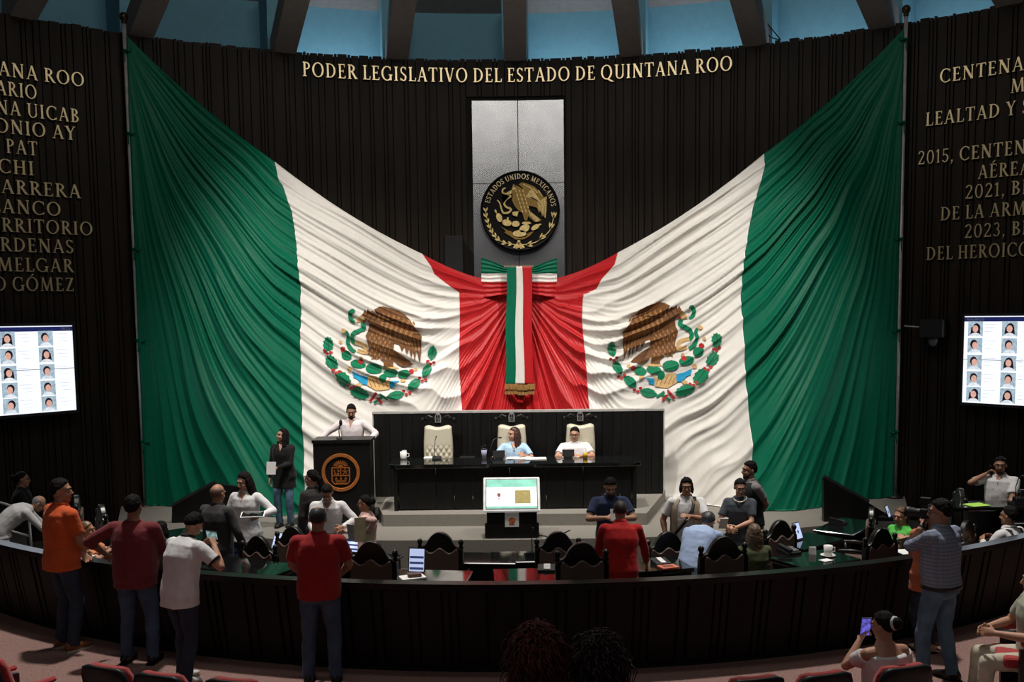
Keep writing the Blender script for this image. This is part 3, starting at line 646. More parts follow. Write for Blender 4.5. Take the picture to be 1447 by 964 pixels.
# ------------------------------------------------------------------ the two attendance screens
m_disp = M_('screen_white', (.86, .90, 1.0), .4, emit=1.05, var=.01)
m_navy = M_('screen_navy', (.012, .018, .10), .4, emit=.9, var=.05)
m_tile = M_('screen_tile', (.45, .58, .68), .4, emit=.75, var=.25, scale=20); m_sface = M_('screen_face', (.80, .45, .36), .4, emit=.8, var=.1, scale=20)
m_shair = M_('screen_hair', (.02, .015, .03), .4, emit=.4); m_sshirt = M_('screen_shirt', (.75, .8, .9), .4, emit=.9, var=.2, scale=15); m_stxt = M_('screen_text', (.6, .65, .75), .4, emit=.9)
m_line = M_('screen_line', (.02, .02, .03), .4)
def wall_screen(cor_t, cor_b, sgn, lab, col_px, rows_px):
    T, B = cyl(*cor_t, 11.8), cyl(*cor_b, 11.8); th = math.atan2(T.x-WCX, T.y-WCY)
    tang = Vector((math.cos(th)*sgn, -math.sin(th)*sgn, 0)); nrm = Vector((-math.sin(th), -math.cos(th), 0)); Hh = T.z-B.z; Wd = Hh*16/9
    # flat panel whose inner corner touches the wall line
    org = Vector((T.x, T.y, B.z)) + nrm*.06; tang = (tang + nrm*.16).normalized(); nrm = Vector((-tang.y*sgn, tang.x*sgn, 0)) 
    if nrm.y > 0: nrm = -nrm
    t = thing('wall_screen', lab, 'screen', org)
    f = lambda u, v, d: tang*u + Vector((0, 0, v)) + nrm*d
    b = MB(); b.prism(rect(-.05, -.05, Wd+.05, Hh+.05), f, -.30, 0.0); b.build('housing', m_blackmat, t)
    b = MB(); b.prism(rect(0, 0, Wd, Hh), f, 0.0, .006); d = b.build('display', m_disp, t)
    b = MB(); b.prism(rect(0, Hh-.09, Wd, Hh-.015), f, .006, .008); b.build('header_bar', m_navy, d)
    b = MB(); b.prism(rect(0, Hh*.5-.004, Wd, Hh*.5+.004), f, .006, .0085); b.prism(rect(Wd*.5-.004, 0, Wd*.5+.004, Hh), f, .006, .0085); b.build('panel_joint', m_line, d)
    # heading words
    cu = bpy.data.curves.new('heading', 'FONT'); cu.body = 'Asistencia' if sgn > 0 else '19/25'; cu.size = .075; cu.align_x = 'LEFT'
    o = bpy.data.objects.new('heading', cu); C.objects.link(o); bpy.context.view_layer.update()
    me = bpy.data.meshes.new_from_object(o.evaluated_get(bpy.context.evaluated_depsgraph_get())); bpy.data.objects.remove(o)
    xs = [v.co.x for v in me.vertices]; w0 = max(xs)
    for v in me.vertices:
        u = (.03 + v.co.x) if sgn > 0 else (.045 + w0 - v.co.x); v.co = f(u, Hh-.075 + v.co.y, .0095)
    me.materials.clear(); me.materials.append(m_paper); h = bpy.data.objects.new('heading', me); C.objects.link(h); h.parent = d
    k = 0
    for ci in range(4):
        for (yp) in rows_px:
            u = col_px[0] + ci*col_px[1]; v = Hh*yp; k += 1; rg = random.Random(k*7+int(sgn))
            me = MB(); mats = []
            fl = lambda x, y, d: f(u + sgn*sgn*x, v + y, d)
            s_ = .125; fw = rg.random() < .45
            sh = [(rect(-s_, -s_, s_, s_), 0), (el(rg.uniform(-.02, .02), .02, .062, .075, 0, 14), 2), (el(.0, -.135, .10, .07, 0, 14), 3), (el(0, -.0, .047, .06, 0, 14), 1)]
            if fw: sh.insert(1, ([(-.07, .03), (.07, .03), (.085, -.1), (-.085, -.1)], 2))
            obs = bpy.data.meshes.new('portrait'); vs = []; fs = []; ms = []
            for q, (pl_, mi_) in enumerate(sh):
                pl_ = [(max(-s_, min(s_, x)), max(-s_, min(s_, y))) for x, y in pl_]
                o0 = len(vs); vs += [tuple(fl(x, y, .0085 + .0012*q)) for x, y in pl_]; fs.append(tuple(range(o0, o0+len(pl_)))); ms.append(mi_)
            for q in range(3):
                o0 = len(vs); x0 = s_*1.25; y0 = .07-.06*q; vs += [tuple(fl(x, y, .0085)) for x, y in rect(x0 if sgn > 0 else -x0-.2, y0, (x0 if sgn > 0 else -x0-.2)+.2-.04*q, y0+.012)]; fs.append((o0, o0+1, o0+2, o0+3)); ms.append(4)
            obs.from_pydata(vs, [], fs)
            for mm in (m_tile, m_sface, m_shair, m_sshirt, m_stxt): obs.materials.append(mm)
            obs.polygons.foreach_set('material_index', ms)
            o = bpy.data.objects.new('portrait', obs); C.objects.link(o); o.parent = d
    l = bpy.data.lights.new('screen_glow', 'AREA'); l.energy = 11; l.size = Wd*.9; l.shape = 'RECTANGLE'; l.size_y = Hh*.9; l.color = (.75, .85, 1)
    lo = bpy.data.objects.new('screen_glow', l); C.objects.link(lo); lo.location = org + f(Wd/2, Hh/2, .05); lo.rotation_euler = nrm.to_track_quat('-Z', 'Y').to_euler()
    return t
wall_screen((1365, 447), (1361, 568), 1, 'bright attendance screen on the right wall with rows of portraits', (.19, .56), (.855, .665, .47, .28, .10))
wall_screen((100, 460), (105, 579), -1, 'bright attendance screen on the left wall with rows of portraits', (.46, .62), (.855, .665, .47, .28, .10))

# loudspeakers on the wall
def wall_speaker(px, py, wpx, hpx, lab, cam_dome=False, Y=None):
    c = cyl(px, py, 11.75); s_ = c.y/FPX; th = math.atan2(c.x-WCX, c.y-WCY)
    t = thing('loudspeaker', lab, 'loudspeaker', c, -th)
    w_, h_ = wpx*s_, hpx*s_
    b = MB(); b.box((0, .02, 0), (w_, .34, h_)); o = b.build('cabinet', m_blackmat, t); bv = o.modifiers.new('b', 'BEVEL'); bv.width = .02
    b = MB(); b.box((0, -.16, 0), (w_*.9, .02, h_*.92)); b.build('grille', M_('speaker_grille', (.012, .012, .013), .7, bump=1, bscale=200), t)
    b = MB(); b.box((0, .2, 0), (.12, .12, .1)); b.build('bracket', m_blackmat, t)
    if cam_dome:
        b = MB(); b.lathe([(0, -h_/2-.16), (.06, -h_/2-.14), (.09, -h_/2-.06), (.085, -h_/2), (0, -h_/2)], n=16); b.build('camera_dome', M_('dome_grey', (.12, .12, .13), .2), t, True, label='small round camera under the box')
        b = MB(); b.tube([(-w_/2, .0, .02), (-w_/2-.3, .05, .04), (-w_/2-.32, .12, .04)], .012, 6); b.build('cable_arm', m_chrome, t)
wall_speaker(641, 365, 27, 62, 'black box loudspeaker on the slatted wall left of the steel cladding')
wall_speaker(1319, 464, 33, 26, 'small black box with a dome camera beside the right flagpole', True)

# ------------------------------------------------------------------ curved barrier between the public and the chamber
bar = thing('curved_barrier', 'long curved black slatted barrier with a flat top rail in front of the chamber', 'barrier', (BCX, BCY-BR, 0))
def bpt(a, r, z): return (BCX + r*math.sin(a), BCY + r*math.cos(a), z)
b = MB(); a = math.radians(180-70); aend = math.radians(180+70)
LEAN = .14
def bslat(a0, a1, r):
    for k in range(2):
        p, q = a0+(a1-a0)*k/2, a0+(a1-a0)*(k+1)/2
        vs = [bpt(p, r, .06), bpt(q, r, .06), bpt(q, r+LEAN, .88), bpt(p, r+LEAN, .88), bpt(p, r-.08, .06), bpt(q, r-.08, .06), bpt(q, r-.08+LEAN, .88), bpt(p, r-.08+LEAN, .88)]
        b.add(vs, [(0, 1, 2, 3), (4, 7, 6, 5), (3, 2, 6, 7), (0, 4, 5, 1), (0, 3, 7, 4), (1, 5, 6, 2)])
while a < aend:
    pat = rnd.choice([[.24, .03, .07, .03], [.30, .03], [.20, .03, .06, .03], [.26, .025, .05, .025, .05, .025]])
    for k, wd in enumerate(pat):
        da = wd/BR
        if k % 2 == 0: bslat(a, a+da, BR + rnd.uniform(0, .012))
        else: bslat(a, a+da, BR - .035)
        a += da
wpart(b, 'slat_panel', M_('barrier_wood', (.0085, .0065, .0055), .55, var=.35, scale=3, stretch=(3, 3, .3), spec=.2), bar)
b = MB(); N = 90; rings = []
for i in range(N+1):
    t = math.radians(110) + (aend-math.radians(110))*i/N
    rings.append([bpt(t, BR+LEAN+.03, .87), bpt(t, BR+LEAN+.03, .93), bpt(t, BR+LEAN-.11, .93), bpt(t, BR+LEAN-.11, .87)])
b.loft(rings); wpart(b, 'top_rail', M_('rail_lacquer', (.012, .011, .011), .3, spec=.25), bar)
b = MB(); rings = []
for i in range(N+1):
    t = math.radians(110) + (aend-math.radians(110))*i/N
    rings.append([bpt(t, BR-.03, 0), bpt(t, BR-.03, .07), bpt(t, BR-.09, .07), bpt(t, BR-.09, INZ)])
b.loft(rings); wpart(b, 'plinth', m_groove, bar)

# ------------------------------------------------------------------ presiding table, back panel, high chairs
PY = 17.25
pa, pb = gy(528, 583, PY), gy(937, 580, PY)
pan = thing('back_panel', 'wide black panelled screen with pale top edge behind the presiding table', 'panel', ((pa.x+pb.x)/2, PY, PZ))
W_ = pb.x-pa.x; H_ = (pa.z+pb.z)/2 - PZ
b = MB(); x = -W_/2
while x < W_/2 - .01:
    wd = min(rnd.choice([.14, .18, .1, .22]), W_/2-x); b.box((x+wd/2-.003, rnd.uniform(0, .008), H_/2), (wd-.006, .08, H_-.02)); x += wd
b.box((0, .05, H_/2), (W_, .03, H_)); b.build('board_panel', m_black, pan)
b = MB(); b.box((0, .03, H_+.005), (W_+.04, .14, .035)); b.box((-W_/2-.012, .03, H_/2), (.02, .12, H_)); b.box((W_/2+.012, .03, H_/2), (.02, .12, H_)); b.build('edge_trim', M_('pale_trim', (.42, .41, .39), .4), pan)

TZ = 1.13
A, B, Cc, D = gz(551, 655, TZ), gz(908, 655, TZ), gz(910, 645, TZ), gz(552, 646, TZ)
yf = (A.y+B.y)/2; yb = yf + .72
tb = thing('presiding_table', 'long black presiding table on the platform below the flag', 'table', ((A.x+B.x)/2, (yf+yb)/2, PZ))
hw = (B.x-A.x)/2; hd = .38; ht = TZ-PZ
b = MB(); b.prism([(-hw, -hd+.1), (-hw+.1, -hd), (hw-.1, -hd), (hw, -hd+.1), (hw+.03, hd), (-hw-.03, hd)], lambda u, v, d: (u, v, d), ht-.07, ht)
o = b.build('tabletop', m_gloss, tb); bv = o.modifiers.new('b', 'BEVEL'); bv.width = .012; bv.segments = 2
b = MB(); x = -hw+.15
while x < hw-.16:
    wd = min(.3, hw-.15-x); b.box((x+wd/2, -hd+.12, ht/2-.03), (wd-.008, .05, ht-.1)); x += wd
b.build('front_panel', m_black, tb)
for sx in (-1, 1):
    b = MB(); b.prism([(-hd+.06, 0), (hd-.1, 0), (hd-.02, ht-.07), (-hd+.04, ht-.07)], lambda u, v, d: (sx*(hw-.1)+d, u, v), -.03, .03); b.build('end_panel', m_black, tb)
b = MB(); b.box((0, .05, ht-.2), (2*hw-.3, .5, .03)); b.build('shelf', m_black, tb)

m_cream = M_('cream_leather', (.60, .55, .43), .45, var=.05, bump=.15, bscale=80)
def high_chair(px, lab):
    p = gy(px, 600, 16.98); t = thing('presiding_chair', lab, 'chair', (p.x, 16.98, PZ), 0, 'cream high chairs behind the presiding table')
    # tufted back facing the camera (-Y), rounded shoulders
    nr, nc = 60, 44; v, u = np.meshgrid(np.linspace(0, 1, nr), np.linspace(-1, 1, nc), indexing='ij')
    hwid = .235 + .02*np.sin(v*PI); z = .50 + v*(.78 - .05*np.abs(u)**5 - .06*np.clip(np.abs(u)-.55, 0, 1)*0)
    z = z + np.where(v > .8, (v-.8)*.22*np.cos(u*PI*1.0)*-.6, 0)
    s_ = 5.0; aa = (u*hwid/.048 + z/.075)/2; bb_ = (u*hwid/.048 - z/.075)/2
    tuft = (np.abs(np.sin(PI*aa))*np.abs(np.sin(PI*bb_)))**.5; m_ = np.clip((.62-v)/.15, 0, 1)
    edge = (1-np.abs(u)**6)*np.clip(v/.04, 0, 1)*np.clip((1-v)/.06, 0, 1)
    y = -.05*edge**.5 - .028*tuft*m_*edge - .02*(1-m_)*edge + .02*v
    P = np.stack([u*hwid, y - .02, z], -1)
    o = quad_mesh('backrest', P, [m_cream], None, t, (0, 0, 0)); sm = o.modifiers.new('t', 'SOLIDIFY'); sm.thickness = .05; sm.offset = -1
    b = MB(); b.box((0, .05, .93), (.52, .05, .95))
    pr = []
    for i in range(41):
        x = -1+2*i/40; pr.append((x*.30, 1.36 + .09*math.exp(-(x/.32)**2) + .035*math.cos(x*9)*(.4+.6*abs(x)) - .03*abs(x)))
    b.prism([(-.27, 1.15)] + pr + [(.27, 1.15)], lambda u, v, d: (u, d, v), .02, .08)
    for sx in (-1, 1): b.ell((sx*.27, .05, 1.37), (.035, .03, .045)); b.tube([(sx*.1, .03, 1.42), (sx*.17, .02, 1.45), (sx*.22, .02, 1.41), (sx*.18, .02, 1.385)], [.018, .02, .016, .01], 6)
    b.build('carved_frame', m_black, t, label='carved black frame with crest')
    b = MB(); b.prism([(-.05, 1.33), (.05, 1.33), (.055, 1.43), (.035, 1.48), (0, 1.50), (-.035, 1.48), (-.055, 1.43)], lambda u, v, d: (u, d, v), -.005, .02); pl = b.build('crest_plaque', M_('silver_crest', (.45, .45, .46), .4, .6), t)
    b = MB()
    for k in range(3): b.prism(rect(-.035+.025*k, 1.35, -.02+.025*k, 1.40), lambda u, v, d: (u, d, v), -.012, -.004)
    for k in range(2): b.prism(rect(-.035+.038*k, 1.415, -.005+.038*k, 1.46), lambda u, v, d: (u, d, v), -.012, -.004)
    b.build('crest_marks', m_groove, pl)
    b = MB(); b.box((0, -.25, .47), (.50, .48, .11)); o = b.build('seat', m_cream, t); bv = o.modifiers.new('b', 'BEVEL'); bv.width = .03; bv.segments = 3
    for sx in (-1, 1):
        b = MB(); b.tube([(sx*.27, .05, .68), (sx*.28, -.2, .70), (sx*.28, -.38, .68), (sx*.27, -.42, .62)], .028, 8); b.tube([(sx*.27, -.33, .69), (sx*.26, -.3, .45)], .022, 8); b.build('armrest', m_black, t, True)
        for yy in (-.42, .05):
            b = MB(); b.tube([(sx*.22, yy, .42), (sx*.23, yy, .2), (sx*.22, yy, 0)], [.03, .022, .025], 8); b.build('leg', m_black, t, True)
    return t
high_chair(619, 'empty cream tufted high chair at the left of the presiding table')
high_chair(723, 'cream high chair behind the woman in a light blue dress')
high_chair(820, 'cream high chair behind the seated man with glasses')

# ------------------------------------------------------------------ lectern with round emblem
LY = 15.72
la, lb = gy(441, 622, LY), gy(524, 621, LY)
lc = thing('lectern', 'tall black lectern with a round orange emblem beside the presiding table', 'lectern', ((la.x+lb.x)/2, LY, DZ))
lw, lh = lb.x-la.x, la.z-DZ
b = MB(); b.box((0, .24, (lh-.05)/2), (lw-.05, .44, lh-.05)); b.build('body', m_black, lc)
b = MB(); b.box((0, -.002, lh/2-.02), (lw-.03, .035, lh-.04)); b.build('front_board', m_black, lc)
b = MB(); b.box((0, .22, lh-.025), (lw, .52, .05)); o = b.build('top', m_black, lc)
b = MB(); b.box((0, .2, .05), (lw+.06, .58, .10)); b.build('plinth', m_black, lc)
m_or = M_('orange_bronze', (.52, .17, .04), .4, .3, var=.2, scale=20)
ec = gy(481.5, 668, LY-.025); ez = ec.z-DZ; ex = ec.x-lc.location.x; er = 27.0*LY/FPX
b = MB(); b.lathe([(er-.052, 0), (er-.045, .018), (er, .018), (er+.004, 0)], (ex, -.02, ez), 48, RX, False)
em = b.build('emblem_ring', m_or, lc, label='orange emblem ring')
b = MB(); fl_ = lambda u, v, d: (ex+u*er, -.02-d, ez+v*er)
def ln(x0, y0, x1, y1, t=.05): b.prism(band([(x0, y0), (x1, y1)], t), fl_, 0, .012)
sh = [(-.46, .26), (.46, .26), (.46, -.45), (.34, -.60), (-.34, -.60), (-.46, -.45)]
for i in range(6): ln(*sh[i], *sh[(i+1) % 6], .06)
ln(-.46, -.16, .46, -.16); ln(0, .26, 0, -.16)
for i in range(11):
    an = math.radians(15+15*i); ln(.20*math.cos(an), .30+.16*math.sin(an), .40*math.cos(an), .30+.34*math.sin(an), .035)
b.prism([(.14*math.cos(math.radians(t)), .30+.13*math.sin(math.radians(t))) for t in range(0, 181, 20)], fl_, 0, .014)
for k in (-.25, 0, .25): b.prism([(k-.07, -.36), (k+.07, -.36), (k, -.2)], fl_, 0, .012); ln(k, -.2, k, -.45, .02)
for k in range(3): ln(-.3+.03*k, -.44-.045*k, .3-.03*k, -.44-.045*k, .022)
for (x, y) in ((-.33, .1), (-.12, .08), (-.3, -.04), (-.15, -.05)): b.prism(el(x, y, .05, .04, 20, 8), fl_, 0, .012)
ln(-.34, .16, -.3, -.08, .03); ln(-.2, .17, -.1, .12, .03); ln(-.34, -.09, -.1, -.09, .025)
for k in range(5):
    an = math.radians(90+72*k); ln(.23, .05, .23+.13*math.cos(an), .05+.13*math.sin(an), .03); b.prism(el(.23+.14*math.cos(an), .05+.14*math.sin(an), .03, .03, 0, 8), fl_, 0, .012)
b.build('shield', m_or, em)
b = MB(); b.tube([(-.05, .1, lh), (-.05, .08, lh+.14), (-.02, -.0, lh+.24)], .008, 6); b.ell((-.01, .03, lh+.27), (.028, .028, .055)); b.lathe([(.05, 0), (.05, .02), (0, .025)], (-.05, .1, lh), 12)
tag(b.build('microphone', m_blackmat, None, True, loc=lc.location), 'black microphone standing on the lectern', 'microphone')

# ------------------------------------------------------------------ kiosk with the tilted screen
KY = 14.66
ka, kb_ = gy(683, 725, KY), gy(763.5, 725, KY); kt = gy(723, 676, KY+.30)
kw = kb_.x-ka.x; kz0, kz1 = ka.z-DZ, kt.z-DZ
ks = thing('display_stand', 'low black stand with a tilted white screen on the dais edge', 'display', ((ka.x+kb_.x)/2, KY, DZ))
b = MB(); b.prism([(0.02, 0), (.5, 0), (.5, kz1-.05), (.32, kz1-.05), (.02, kz0-.0)], lambda u, v, d: (d, u, v), -kw/2+.05, kw/2-.05); b.box((0, .06, .12), (kw-.04, .1, .2)); b.build('stand_body', m_black, ks)
tv = Vector((0, .30, kz1-kz0)); tl = tv.length; tn = Vector((0, -(kz1-kz0), .30)).normalized()
fk = lambda u, v, d: Vector((u, 0, kz0)) + tv*v + tn*d
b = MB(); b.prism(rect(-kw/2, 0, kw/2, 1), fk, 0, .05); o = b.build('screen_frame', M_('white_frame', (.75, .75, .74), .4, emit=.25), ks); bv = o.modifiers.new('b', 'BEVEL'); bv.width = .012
b = MB(); b.prism(rect(-kw/2+.035, .06, kw/2-.035, .94), fk, .05, .056); dd = b.build('screen_bezel', M_('bezel_grey', (.25, .27, .27), .4), ks)
b = MB(); b.prism(rect(-kw/2+.05, .085, kw/2-.05, .915), fk, .056, .06); dsp = b.build('display', M_('kiosk_white', (.86, .95, .92), .3, emit=.95, var=.02), ks)
b = MB(); b.prism(rect(-kw/2+.05, .70, kw/2-.05, .915), fk, .06, .0615); b.prism(rect(-kw/2+.05, .085, kw/2-.05, .14), fk, .06, .0615); b.build('title_band', M_('kiosk_teal', (.22, .58, .46), .3, emit=.55), dsp)
b = MB(); b.prism(rect(.05, .22, .285, .60), fk, .06, .063); b.build('document_block', M_('kiosk_olive', (.30, .24, .08), .3, emit=.7, var=.3, scale=14, stretch=(1, 1, 9)), dsp)
b = MB(); b.prism([(-.215, .52), (-.165, .52), (-.165, .44), (-.19, .40), (-.215, .44)], fk, .06, .063)
for q in range(2): b.prism(rect(-.205, .36-.04*q, -.175, .375-.04*q), fk, .06, .063)
b.build('shield_mark', M_('kiosk_red', (.28, .07, .05), .3, emit=.5), dsp)
b = MB(); b.prism(rect(-.105, kz0-.22, .105, kz0-.0), lambda u, v, d: (u, .015-d, v), 0, .012); lb_ = b.build('paper_label', m_paper, ks, label='cream paper label')
b = MB(); b.prism(el(0, kz0-.12, .05, .045, 0, 14), lambda u, v, d: (u, .002-d, v), 0, .003); b.prism(rect(-.04, kz0-.185, .04, kz0-.165), lambda u, v, d: (u, .002-d, v), 0, .003); b.build('label_mark', M_('label_orange', (.6, .16, .04), .6, var=.4, scale=30), lb_)
b = MB(); b.tube([(.3, .25, .01), (.5, .1, .01), (.62, -.02, .012), (.7, .1, .01), (.9, .5, .01)], .008, 6); tag(b.build('power_cable', m_blackmat, None, True, loc=ks.location), 'thin black cable on the dais beside the tilted screen', 'cable')

# side parapets of the ramps
def parapet(poly, Y, lab):
    pts = [gy(x, y, Y) for x, y in poly]; t = thing('ramp_parapet', lab, 'parapet', (sum(p.x for p in pts)/len(pts), Y, DZ))
    b = MB(); b.prism([(p.x, max(p.z, DZ)) for p in pts], lambda u, v, d: (u, Y+d, v), 0, .1); wpart(b, 'side_panel', m_black, t)
    top = sorted(pts, key=lambda p: -p.z)[:2]; top = [gy(*q, Y) for q in (poly[1], poly[2])]
    b = MB(); b.tube([(p.x, Y+.05, p.z+.0) for p in top], .05, 6); wpart(b, 'capping', m_black, t)
parapet([(243, 750), (243, 716), (303, 683), (345, 690), (345, 750)], 16.1, 'black sloping parapet on the left of the dais below the green drape')
parapet([(1164, 750), (1164, 675), (1228, 711), (1262, 732), (1262, 750)], 15.6, 'black sloping parapet on the right of the dais below the green drape')

# ------------------------------------------------------------------ members' chairs
m_chback = M_('brown_leather', (.125, .078, .064), .5, var=.1, bump=.1, bscale=50); m_chwood = M_('chair_black_wood', (.007, .0065, .006), .33, var=.2)
def crest_poly(zb):
    pr = []
    for i in range(33):
        x = -1 + 2*i/32; ax = abs(x)
        if ax < .52: z = 1.20 - .09*(ax/.52)**2.2
        elif ax < .72: z = 1.11 - .075*math.sin((ax-.52)/.2*PI/2)
        else: z = 1.035 - .04*(ax-.72)/.28
        pr.append((x*.275, z))
    return [(-.275, zb)] + pr + [(.275, zb)]
def member_chair(lab):
    t = thing('member_chair', lab, 'chair', (0, 0, 0), 0, 'carved high chairs of the members')
    b = MB(); b.prism(crest_poly(.90), lambda u, v, d: (u, d, v), -.27, -.20); o = b.build('crest_rail', m_chwood, t); bv = o.modifiers.new('b', 'BEVEL'); bv.width = .012; bv.segments = 2
    b = MB(); b.box((-.25, -.235, .68), (.05, .065, .56)); b.box((.25, -.235, .68), (.05, .065, .56)); b.box((0, -.235, .43), (.53, .06, .08)); b.build('back_frame', m_chwood, t)
    for sx in (-1, 1):
        b = MB(); b.lathe([(.022, .98), (.03, 1.02), (.018, 1.04), (.034, 1.075), (.03, 1.10), (.012, 1.115), (0, 1.12)], (sx*.25, -.235, 0), 12); b.build('finial', m_chwood, t, True)
    up = [(-.225, .46)] + [(-.225+.45*i/24, .985 + .03*math.cos(PI*4*(i/24-.5)) - (.05 if i in (0, 24) else 0)) for i in range(25)] + [(.225, .46)]
    b = MB(); b.prism(up, lambda u, v, d: (u, d, v), -.283, -.26); o = b.build('rear_upholstery', m_chback, t); bv = o.modifiers.new('b', 'BEVEL'); bv.width = .01
    b = MB(); b.prism(up, lambda u, v, d: (u, d, v), -.2, -.165); o = b.build('front_upholstery', m_chback, t); bv = o.modifiers.new('b', 'BEVEL'); bv.width = .02; bv.segments = 2
    b = MB(); b.box((0, .03, .45), (.5, .46, .11)); o = b.build('seat', m_chback, t); bv = o.modifiers.new('b', 'BEVEL'); bv.width = .03; bv.segments = 3
    for sx in (-1, 1):
        b = MB(); b.tube([(sx*.27, -.22, .64), (sx*.285, -.02, .665), (sx*.285, .14, .655), (sx*.275, .19, .61)], .027, 8); b.tube([(sx*.28, .1, .65), (sx*.25, .08, .45)], .022, 8); b.build('armrest', m_chwood, t, True)
    b = MB(); b.lathe([(.03, .1), (.03, .40), (.07, .41)], n=12)
    for k in range(5):
        an = 2*PI*k/5; c_, s_ = math.cos(an), math.sin(an); b.tube([(0, 0, .12), (.3*c_, .3*s_, .075)], [.03, .018], 8); b.ell((.29*c_, .29*s_, .035), (.035, .035, .035))
    b.build('swivel_base', m_blackmat, t, True)
    return t
FOC = Vector((0, 17.5, 0))
def aim(p, tgt=FOC): return math.atan2(-(tgt.x-p.x), tgt.y-p.y)
CH = [  # px of the crest, height of its tier, label, heading or None
 (525, 771, 0, 'dark carved chair against the barrier just right of the man in the red polo shirt', None),
 (822, 769, 0, 'dark carved chair against the barrier left of the man in the long-sleeved red shirt', None),
 (1022, 764, 0, 'dark carved chair against the barrier in front of the bent man in light blue', None),
 (1247, 748, 0, 'dark carved chair against the barrier left of the photographer', None),
 (365, 757, INZ, 'dark carved chair behind the barrier between the two men with white and red polo shirts', None),
 (622, 752, INZ, 'dark carved chair beside the desk with the upright tablet', None),
 (788, 751, INZ, 'dark carved chair below and right of the tilted screen', None),
 (943, 751, INZ, 'dark carved chair below the man in the beige vest', None),
 (1102, 735, INZ, 'dark carved chair left of the green-reflecting desk', None),
 (1232, 717, INZ, 'dark carved chair left of the woman in green', 1.2),
 (414, 744, INZ, 'dark carved chair below the man in the white shirt looking down', None),
 (1366, 735, INZ, 'dark carved chair right of the photographer behind the barrier', None),
 (1357, 690, 0, 'dark carved chair seen side-on against the far right wall', 1.4),
 (108, 700, 0, 'dark carved chair seen side-on behind the man in the orange polo', -1.2),
 (143, 713, 0, 'dark carved chair by the far left wall left of the man in maroon', -1.0)]
c0 = None
for px, py, z, lab, hd_ in CH:
    p = gz(px, py, z+1.2); hd2 = aim(p) if hd_ is None else hd_
    loc = Vector((p.x, p.y, z)) + Matrix.Rotation(hd2, 3, 'Z') @ Vector((0, .235, 0))
    dv = loc - Vector((BCX, BCY, z)); dmax = BR - .62
    while (loc - Vector((BCX, BCY, z))).length > dmax: loc = Vector((loc.x*1.01, loc.y*1.01, z))
    if c0 is None: c0 = member_chair(lab); c0.location = loc; c0.rotation_euler.z = hd2
    else: dup(c0, loc, hd2, lab, scale=(.93, .93, .93) if px == 1247 else None)

# ------------------------------------------------------------------ members' desks
def desk_proto(lab):
    t = thing('member_desk', lab, 'desk', (0, 0, 0), 0, 'black desks with glass tops')
    b = MB(); b.box((0, 0, .73), (1.06, .56, .035)); o = b.build('desktop', m_gloss, t); bv = o.modifiers.new('b', 'BEVEL'); bv.width = .008
    b = MB(); b.box((0, .22, .37), (1.0, .04, .69)); b.box((-.49, 0, .37), (.03, .48, .69)); b.box((.49, 0, .37), (.03, .48, .69)); b.build('carcass', m_black, t)
    b = MB(); b.box((.33, -.02, .60), (.28, .46, .2)); dr = b.build('drawer', m_black, t)
    b = MB(); b.tube([(.25, -.262, .60), (.25, -.28, .60), (.41, -.28, .60), (.41, -.262, .60)], .007, 6); b.build('handle', m_chrome, dr)
    return t
DK = [(606, 815, 0, 'black desk with the upright tablet on it behind the barrier', None), (1152, 789, 0, 'black desk with the white cup and saucer', None), (928, 797, 0, 'black desk with the orange notebook on it', None),
      (767, 812, 0, 'black desk with a white device left of the barrier chair', None), (352, 800, 0, 'black desk behind the barrier beside the man photographing with a phone', None), (1300, 768, 0, 'black desk behind the photographer', None),
      (672, 788, INZ, 'black desk with red reflections below the tilted screen, the left one', None), (752, 786, INZ, 'black desk with red reflections and a gooseneck microphone', None), (1140, 764, INZ, 'black desk with a small tablet right of the dark chair', None),
      (1196, 743, INZ, 'black desk with a telephone below the right parapet', None), (503, 787, INZ, 'black desk with an open tablet in front of the woman in pink', None), (428, 778, INZ, 'black desk with a lit tablet beside the woman in the white blouse', None), (1392, 712, 0, 'black counter in front of the man on the phone', 0.0), (262, 757, INZ, 'black desk with a small lit tablet by the left parapet', None)]
d0 = None; DESK = {}
for px, py, z, lab, hd_ in DK:
    p = gz(px, py, z+(1.07 if px == 1392 else .747)); hd2 = aim(p) if hd_ is None else hd_; loc = Vector((p.x, p.y, z)); sc3 = list({928: (.62, 1, 1), 1392: (1, .8, 1.43), 1152: (.8, 1, 1), 606: (.82, 1, 1), 1140: (.85, 1, 1)}.get(px, (1, 1, 1)))
    if z == 0 and px != 1392: loc.z = INZ; sc3[2] = (.7475-INZ)/.7475     # desks of the upper row reach down to the sunken floor
    if d0 is None: d0 = desk_proto(lab); d0.location = loc; d0.rotation_euler.z = hd2; d0.scale = sc3; DESK[px] = d0
    else: DESK[px] = dup(d0, loc, hd2, lab, scale=sc3)
# low black cabinet with a socket plate
p = gz(724, 782, INZ+.72)
t = thing('floor_cabinet', 'low black cabinet with a white socket plate between two desks', 'cabinet', (p.x, p.y-.3, INZ))
b = MB(); b.box((0, 0, .36), (.40, .5, .72)); o = b.build('body', m_black, t); bv = o.modifiers.new('b', 'BEVEL'); bv.width = .008
b = MB(); b.box((.0, -.255, .52), (.075, .012, .105)); sp_ = b.build('socket_plate', m_white, t, label='white socket plate'); b = MB(); b.box((0, -.262, .545), (.03, .004, .02)); b.box((0, -.262, .495), (.03, .004, .02)); b.build('socket', M_('socket_grey', (.4, .4, .4), .5), sp_)

